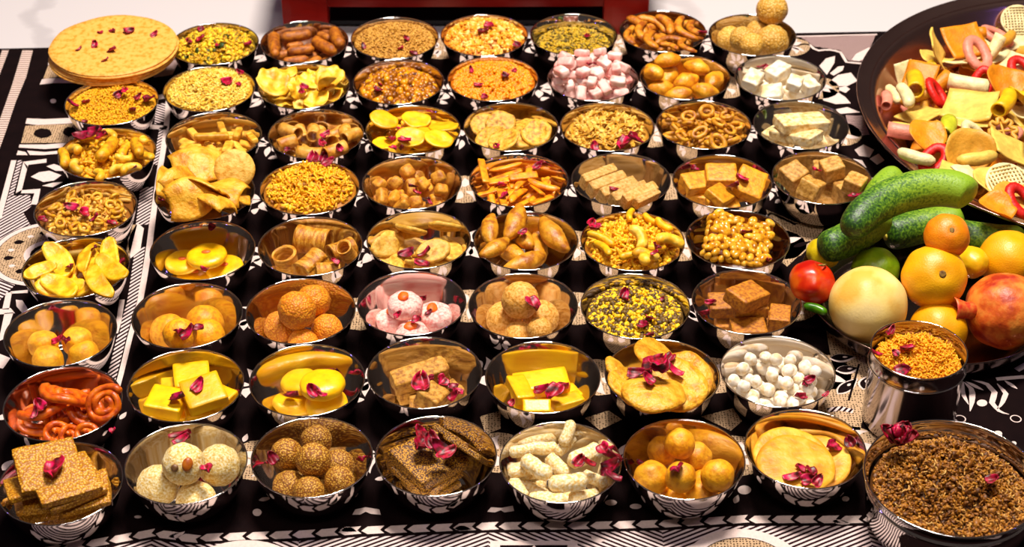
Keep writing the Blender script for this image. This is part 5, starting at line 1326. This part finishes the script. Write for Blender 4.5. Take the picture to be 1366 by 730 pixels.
fruit('apple', round_fruit(32 * k_, .88, .22, 0, .001, 2), skin_app, 1084, 377, (10, 22, 40), 'red apple at the left of the fruit plate', 'apple',
      parts=[('stem', rod(.012, .0012, .1, .2, 0, 1, 6, 6), stemm, (0, 0, 29 * k_))], zfix=0.050)
fruit('green_guava', round_fruit(33 * k_, .92, .04, 0, .0012, 3), skin_gua, 1168, 360, (0, 0, 0), 'light green guava between melon and cucumbers', 'guava', zfix=0.03)
fruit('sweet_lime', round_fruit(42 * k_, .93, .05, 0, .0008, 5), skin_mos, 1346, 346, (0, 10, 0), 'yellow sweet lime at the right behind the pomegranate', 'citrus fruit', zfix=0.044)
fruit('pomegranate', round_fruit(53 * k_, .94, .02, 0, .0018, 6), skin_pom, 1341, 415, (0, 0, 20), 'large red pomegranate with a crown pointing left', 'pomegranate',
      parts=[('crown', lathe([(0, -.004), (.0080, -.004), (.0075, .004), (.0105, .013), (.0125, .017), (.0112, .017), (.0060, .006), (0, .005)], 14), mat('pomegranate_crown', [(0.62, .05, .05), (0.74, .26, .12)], mm=5, rough=.5, var=0), (-53 * k_, .003, .008))], zfix=0.041)
bpy.data.objects['pomegranate'].children[0].rotation_euler = (0, R_(-82), R_(-12))
fruit('sweet_lime', round_fruit(38 * k_, .95, .03, 0, .0008, 4), skin_mos, 1252, 440, (0, 30, 0), 'yellow sweet lime behind the tall steel cup', 'citrus fruit', zfix=0.03)
fruit('mango', round_fruit(22 * k_, 1.4, .02, 0, .0010, 7), skin_man, 1295, 350, (60, 0, 10), 'smooth yellow mango below the small orange', 'mango', zfix=0.05)
fruit('sweet_lime', round_fruit(43 * k_, .92, .06, .010, .0008, 8), skin_mos, 1246, 370, (48, 6, 0), 'large ribbed yellow sweet lime in the middle of the plate', 'citrus fruit',
      parts=[('stem_scar', stem_s(.0034), stemm, (0, 0, 37.5 * k_))], zfix=0.066)
fruit('lemon', round_fruit(21 * k_, 1.25, -.12, 0, .0006, 9), mat('lemon_skin', [(0.66, .58, .02), (0.78, .68, .04)], mm=14, rough=.4, bump=.3, bmm=1.4, var=0), 1098, 338, (75, 0, 30), 'yellow green lemon peeping out left of the cucumbers', 'lemon')
c1 = rod(.085, .0165, .06, .08, .0009, 1, 23, 20)
fruit('cucumber', c1, cucm, 1140, 312, (0, 0, 40), 'dark tipped cucumber lowest at the left of the pile', 'cucumber', 'cucumbers', sink=.012)
fruit('cucumber', rod(.080, .0168, -.05, .08, .0009, 2, 23, 20), cucm, 1232, 303, (0, -4, 14), 'straight cucumber lying below the large curved one', 'cucumber', 'cucumbers', sink=.012,
      parts=[('stem_scar', moved(stem_s(.0042), (0, 0, 0), (0, R_(90), 0)), mat('cut_stem', [(0.60, .58, .12), (0.7, .66, .2)], mm=2, rough=.6, var=0), (-.0405, -.0020, 0))])
fruit('orange', round_fruit(30 * k_, .9, .07, 0, .0008, 10), skin_ora, 1263, 315, (38, 4, 0), 'small orange on top of the fruit pile', 'orange', sink=.008,
      parts=[('stem_scar', stem_s(.0030), stemm, (0, 0, 25 * k_))], zfix=0.097)
fruit('cucumber', rod(.075, .0150, -.10, .08, .0008, 5, 23, 20), cucm, 1176, 262, (0, -8, 62), 'small cucumber behind the large curved one', 'cucumber', 'cucumbers', sink=.008)
def big_cuc():
    P = np.stack([at(x, y, z) for x, y, z in [(1131, 314, .085), (1140, 300, .090), (1158, 281, .094), (1182, 266, .097), (1210, 255, .099), (1240, 250, .100), (1268, 251, .100), (1290, 258, .098), (1297, 263, .097)]])
    c = P.mean(0); t = np.linspace(0, 1, len(P)); tt = np.linspace(0, 1, 33)
    Q = np.stack([np.interp(tt, t, P[:, i]) for i in range(3)], 1)
    for _ in range(3): Q[1:-1] = (Q[:-2] + 2 * Q[1:-1] + Q[2:]) / 4
    s = np.abs(2 * tt - 1); rr = .0180 * np.clip(1 - s ** 6, 0, 1) ** .5 * (.86 + .14 * np.sin(tt * 2.6)); rr = np.clip(rr, .0012, 1)
    v, f = tube(Q - c, rr, 22); return (lumpy(v, .0008, .010, 4), f), c
bc, cc = big_cuc()
link('cucumber', to_mesh('cucumber', bc, cucm), cc, label='large curved green cucumber lying on top of the fruit', cat='cucumber', group='cucumbers')
fruit('green_chilli', rod(.022, .0042, .1, .3, .0003, 1), mat('green_chilli', [(0.05, .20, .01), (0.10, .30, .02)], mm=8, rough=.3, var=0), 1088, 412, (0, 0, 150), 'small green chilli lying under the red apple', 'chilli', None)

# ================================================================== large tray of coloured fryums
TC = V((.631, 1.658)); TRd = .2657
tprof = [(0, 0), (.195, 0), (.206, .002), (.222, .016), (.238, .034), (.246, .0455), (.252, .0480), (.262, .0500), (.2657, .0520), (.2664, .0545), (.2650, .0552), (.2620, .0535), (.2525, .0505), (.2462, .0490), (.2380, .0375), (.2215, .0190), (.206, .0046), (.195, .0022), (0, .0022)]
vessel('steel_tray', (TC[0], TC[1], .0004), 'very large rosy steel tray with wide rim at the right', 'tray', None, (('tray_body', to_mesh('tray_body', lathe(smooth_prof(tprof, 2)[:11] + smooth_prof(tprof, 2)[24:], 128), bronze)), ('rim', to_mesh('rim', lathe(smooth_prof(tprof, 2)[10:25], 128), bronze))))
def tray_h(r): return np.where(r < .2657, np.interp(r, [0, .195, .206, .2215, .238, .2462, .2525, .2657], [.0026, .0026, .005, .0194, .0379, .0494, .0509, .056]), .056)
tp = Pile(TC[0], TC[1], .28, tray_h, .0022)
def fm(n, c): return mat('fryum_' + n, [tuple(.8 * q for q in c), c], mm=9, rough=.5, bump=.3, bmm=3, var=.08)
FM = {'cream': fm('cream', (.90, .72, .28)), 'white': fm('white', (.94, .85, .60)), 'yellow': fm('yellow', (.92, .68, .02)), 'red': fm('red', (.72, .025, .012)), 'orange': fm('orange', (.86, .38, .02)),
      'pink': fm('pink', (.88, .40, .40)), 'green': fm('green', (.62, .72, .10)), 'tan': fm('tan', (.80, .50, .14))}
def cracker(w_, d_, bend, seed): return sheet(lambda u, v: ((u - .5) * w_, (v - .5) * d_, bend * w_ * ((2 * u - 1) ** 2 + .5 * (2 * v - 1) ** 2) * .5 + .0012 * math.sin(6 * u + 5 * v + seed)), 10, 10, .0022)
def net_disc():
    parts_ = []
    for i in range(-5, 6):
        h = math.sqrt(max(.0, 1 - (i / 5.6) ** 2)) * .022
        if h < .004: continue
        t = np.linspace(-h, h, 7); z = .002 * np.cos(t * 90)
        parts_.append(tube(np.stack([t, 0 * t + i * .0039, z], 1), .0012, 5)); parts_.append(tube(np.stack([0 * t + i * .0039, t, z], 1), .0012, 5))
    parts_.append(ring(.0222, .0015, n=28, seg=6)); return merge(parts_)
def cog(r):
    a = np.linspace(0, 2 * math.pi, 41)[:-1]; rr = r * (1 + .22 * np.sign(np.cos(8 * a)))
    return merge([tube(np.stack([rr * np.cos(a), rr * np.sin(a), 0 * a], 1), .0022, 6, closed=True)] + [rod(1.8 * r, .0014, 0, 0, 0, 0, 5, 6)] + [moved(rod(1.8 * r, .0014, 0, 0, 0, 0, 5, 6), rot=(0, 0, R_(90)))])
def fk_(shape_list, name, c): return Kind(name, shape_list, FM[c])
tubes_ = lambda: [pipe(.046, .0095, .002, 14, .03), pipe(.036, .0085, .002, 14, .06)]
FK = {}
for c in ('yellow', 'white', 'pink', 'green', 'orange', 'tan'): FK['tube_' + c] = fk_(tubes_(), 'fried_tube', c)
for c in ('cream', 'white', 'orange'): FK['sq_' + c] = fk_([cracker(.050, .044, .12, 1), cracker(.042, .040, -.10, 2)], 'square_cracker', c)
for c in ('red', 'pink', 'white'): FK['ring_' + c] = fk_([ring(.0105, .0056, 1.6, 1, .0012, 24, 10, .8), ring(.010, .0050, 1.8, 2, .0012, 24, 10, .8)], 'fried_hoop', c)
for c in ('cream', 'tan', 'orange', 'yellow'): FK['chip_' + c] = fk_([disc(.024, .002, .004, .35, s, .08) for s in range(2)], 'curved_chip', c)
for c in ('white', 'orange', 'tan', 'cream'): FK['stick_' + c] = fk_([rod(.046, .0075, .08, .25, .001, s) for s in range(2)], 'puffed_stick', c)
FK['net_white'] = fk_([net_disc()], 'netted_crisp', 'white'); FK['cog_tan'] = fk_([cog(.012)], 'wheel_crisp', 'tan')
FR_N = {'tube': 'hollow {} fried tube', 'sq': 'square {} cracker', 'ring': '{} fried hoop', 'chip': 'curved {} chip', 'stick': 'puffed {} stick', 'net': 'netted {} crisp', 'cog': '{} wheel shaped crisp'}
got = {}
rgf = random.Random(77)
order = ['tube_white', 'sq_cream', 'tube_pink', 'chip_tan', 'ring_red', 'stick_white', 'tube_yellow', 'chip_orange', 'stick_tan', 'tube_orange', 'chip_cream', 'ring_pink', 'tube_green', 'sq_orange', 'stick_orange', 'sq_white', 'cog_tan', 'tube_tan']
for it in range(290):                 # tumbled heap over the part of the tray in view
    key = order[it % len(order)]; kd = FK[key]
    best = None
    for t in range(6):
        a = rgf.uniform(R_(120), R_(300)) if it < 200 else rgf.uniform(R_(-60), R_(120)); r = .205 * math.sqrt(rgf.uniform(.04, 1)); i = rgf.randrange(len(kd.me))
        rot = (rgf.gauss(0, 22), rgf.gauss(0, 22), rgf.uniform(0, 360))
        v = (kd.pts[i] * .82) @ np.array(Euler([R_(q) for q in rot]).to_matrix()).T
        pos = tp.down(v, TC[0] + r * math.cos(a), TC[1] + r * math.sin(a), .16, .002)
        if best is None or pos[2] + .0 * r < best[0]: best = (pos[2], v, pos, rot, i)
    _, v, pos, rot, i = best; tp.add(v, pos)
    o = link(kd.name, kd.me[i], pos, rot=[R_(q) for q in rot]); o.scale = (.82,) * 3; got.setdefault(key, []).append(o)
def fput(key, px, py, rot, k=1.0, which=0): got.setdefault(key, []).append(put(tp, FK[key], px, py, rot, k * .84, which, sink=.002, z0=.12))
for key, px, py, rot, k, w_ in [
    ('sq_cream', 1243, 72, (62, 0, 80), 1.0, 0), ('tube_yellow', 1230, 112, (10, 10, 80), 1.15, 0), ('stick_white', 1208, 122, (0, 0, 95), 1.1, 0), ('ring_red', 1250, 130, (40, 20, 50), 1.05, 0), ('stick_white', 1197, 130, (0, 0, 100), .9, 1),
    ('sq_orange', 1286, 66, (30, 0, 20), 1.1, 0), ('ring_pink', 1296, 72, (30, 10, 20), 1.25, 0), ('ring_pink', 1330, 58, (20, 0, 70), 1.1, 1), ('stick_tan', 1342, 62, (0, 0, 50), 1.0, 0), ('tube_white', 1292, 108, (0, 0, -20), 1.1, 0),
    ('sq_cream', 1294, 148, (12, -10, -25), 1.25, 0), ('ring_red', 1354, 94, (20, 0, 10), 1.1, 0), ('chip_orange', 1340, 110, (20, 10, 0), 1.1, 0), ('tube_yellow', 1334, 138, (10, 0, 60), 1.2, 1), ('chip_yellow', 1356, 134, (10, 30, 40), 1.0, 0), ('cog_tan', 1338, 170, (30, 0, 10), 1.2, 0),
    ('tube_green', 1264, 172, (0, 10, 70), 1.1, 0), ('ring_white', 1302, 178, (40, 0, 60), 1.1, 0), ('chip_orange', 1236, 176, (20, 0, 20), 1.0, 1), ('stick_cream', 1212, 168, (0, 0, -20), 1.1, 0), ('tube_pink', 1206, 186, (0, 0, -15), 1.1, 1), ('ring_red', 1246, 208, (30, 10, -40), 1.05, 0),
    ('stick_white', 1222, 204, (0, 0, -30), 1.0, 0), ('chip_tan', 1290, 200, (50, 0, 10), 1.3, 0), ('stick_cream', 1304, 206, (0, 0, 14), 1.1, 0), ('sq_cream', 1340, 204, (30, 0, 86), 1.1, 0), ('sq_cream', 1274, 224, (10, 0, 70), .9, 1), ('sq_white', 1296, 226, (10, 20, 40), .9, 1), ('chip_cream', 1318, 244, (10, 0, 20), 1.1, 0), ('net_white', 1346, 240, (26, 0, 20), 1.2, 0),
    ('chip_tan', 1352, 258, (10, 0, 0), 1.0, 1), ('ring_red', 1362, 264, (30, 0, 30), 1.1, 0), ('chip_orange', 1330, 272, (10, 0, 60), .9, 0), ('net_white', 1360, 44, (30, 0, 0), 1.1, 0), ('tube_green', 1326, 47, (0, 0, 10), .6, 1), ('sq_white', 1216, 96, (60, 0, 30), .7, 1), ('tube_pink', 1184, 150, (0, 0, 80), .8, 1)]:
    fput(key, px, py, rot, k, w_)
for key, obs in got.items():
    t, c = key.split('_')
    name_all(obs, FR_N[t].format(c) + ' heaped in the large tray', 'snack', FR_N[t].format(c) + 's in the large tray', FR_N[t].format(c) + 's in the large tray')

# ================================================================== tall steel cup with orange halwa
UC = at(1226, 467, .078); ux, uy = float(UC[0]), float(UC[1])
cprof = [(0, 0), (.036, 0), (.0385, .0012), (.0396, .004), (.0396, .0600), (.0404, .0612), (.0409, .0630), (.0404, .0648), (.0400, .0660), (.0402, .0770), (.0405, .0780), (.0400, .0784), (.0394, .0776), (.0391, .0640), (.0388, .0040), (.036, .0016), (0, .0014)]
vessel('steel_cup', (ux, uy, .0004), 'tall straight steel cup with orange carrot pudding inside', 'cup', None, (('cup_body', to_mesh('cup_body', lathe(cprof, 72), cup_steel)), ('rim', to_mesh('rim', rolled_rim(.0399, .0779, .0007), steel)), ('ridge', to_mesh('ridge', rolled_rim(.0402, .0630, .0012), steel))))
up_ = Pile(ux, uy, .05, lambda r: np.where(r < .0388, .060, .078))
halwa = tinted('orange_halwa', [(0.74, .34, .006), (0.93, .52, .012), (0.95, .62, .04)])
mound('carrot_pudding', up_, None, .064, .012, [(noodle(.006, .0006, .25), 900, .3, 1), (grain(.0035, .002, .0018), 900, .2, 1)], halwa, 'fluffy orange carrot pudding heaped in the tall cup', 'pudding', 21, rmax=.0376, c=(ux, uy), layers=.006, rough=.002)
petals(up_, [(1188, 445, 1.2), (1212, 466, 1.3), (1195, 472, .8), (1170, 473, .8), (1204, 494, 1.1)], 'carrot pudding', .16)

# ================================================================== big steel pot with brown crumble
PC = (.3480, 1.0795); PR = .0695
bprof = [(0, 0), (.050, 0), (.057, .002), (.0625, .010), (.0650, .024), (.0655, .040), (.0668, .0415), (.0672, .0430), (.0668, .0446), (.0662, .0455), (.0688, .0530), (.0697, .0545), (.0693, .0554), (.0684, .0545), (.0655, .0470), (.0645, .0440), (.0640, .0240), (.0615, .0110), (.056, .0034), (.05, .0016), (0, .0016)]
vessel('steel_pot', (*PC, .0004), 'wide ridged steel pot of brown crumble at the front right', 'pot', None, (('pot_body', to_mesh('pot_body', lathe(smooth_prof(bprof, 2), 96), steel)), ('rim', to_mesh('rim', rolled_rim(.0690, .0549, .0008, 96), steel)), ('ridge', to_mesh('ridge', rolled_rim(.0664, .0430, .0011, 96), steel))))
bp_ = Pile(*PC, .085, lambda r: np.where(r < .064, .035, .055))
crm = tinted('brown_crumble', [(0.05, .02, .003), (0.32, .15, .012), (0.52, .27, .03), (0.8, .62, .32)])
mound('wheat_crumble', bp_, None, .040, .014, [(grain(.0032, .0022, .0018, 1), 2000, .15, .75), (grain(.0040, .0024, .0016, 4), 1600, .1, .75), (noodle(.005, .0005, .3), 700, .5, .95), (flake(.006, .004, 31), 400, .1, .6)], crm, 'moist brown wheat crumble heaped in the wide pot', 'pudding', 22, rmax=.0628, c=PC, layers=.008, rough=.0035)
fl_ = thing('crumpled_rose', 'crumpled magenta rose head on the rim of the big pot', 'flower')
q = at(1198, 584, .066); fl_.location = tuple(q)
for n_ in range(13):
    a = n_ * 2.4; t_ = n_ / 13
    o = link('petal', PET.me[n_ % 4], (.007 * (1 - t_) * math.cos(a), .007 * (1 - t_) * math.sin(a), .004 * t_), rot=(pr.uniform(-.4, .4), -(.2 + 1.0 * t_), a), parent=fl_)
petals(bp_, [(1323, 641, 1.1)], 'brown crumble', .16)

write_labels()
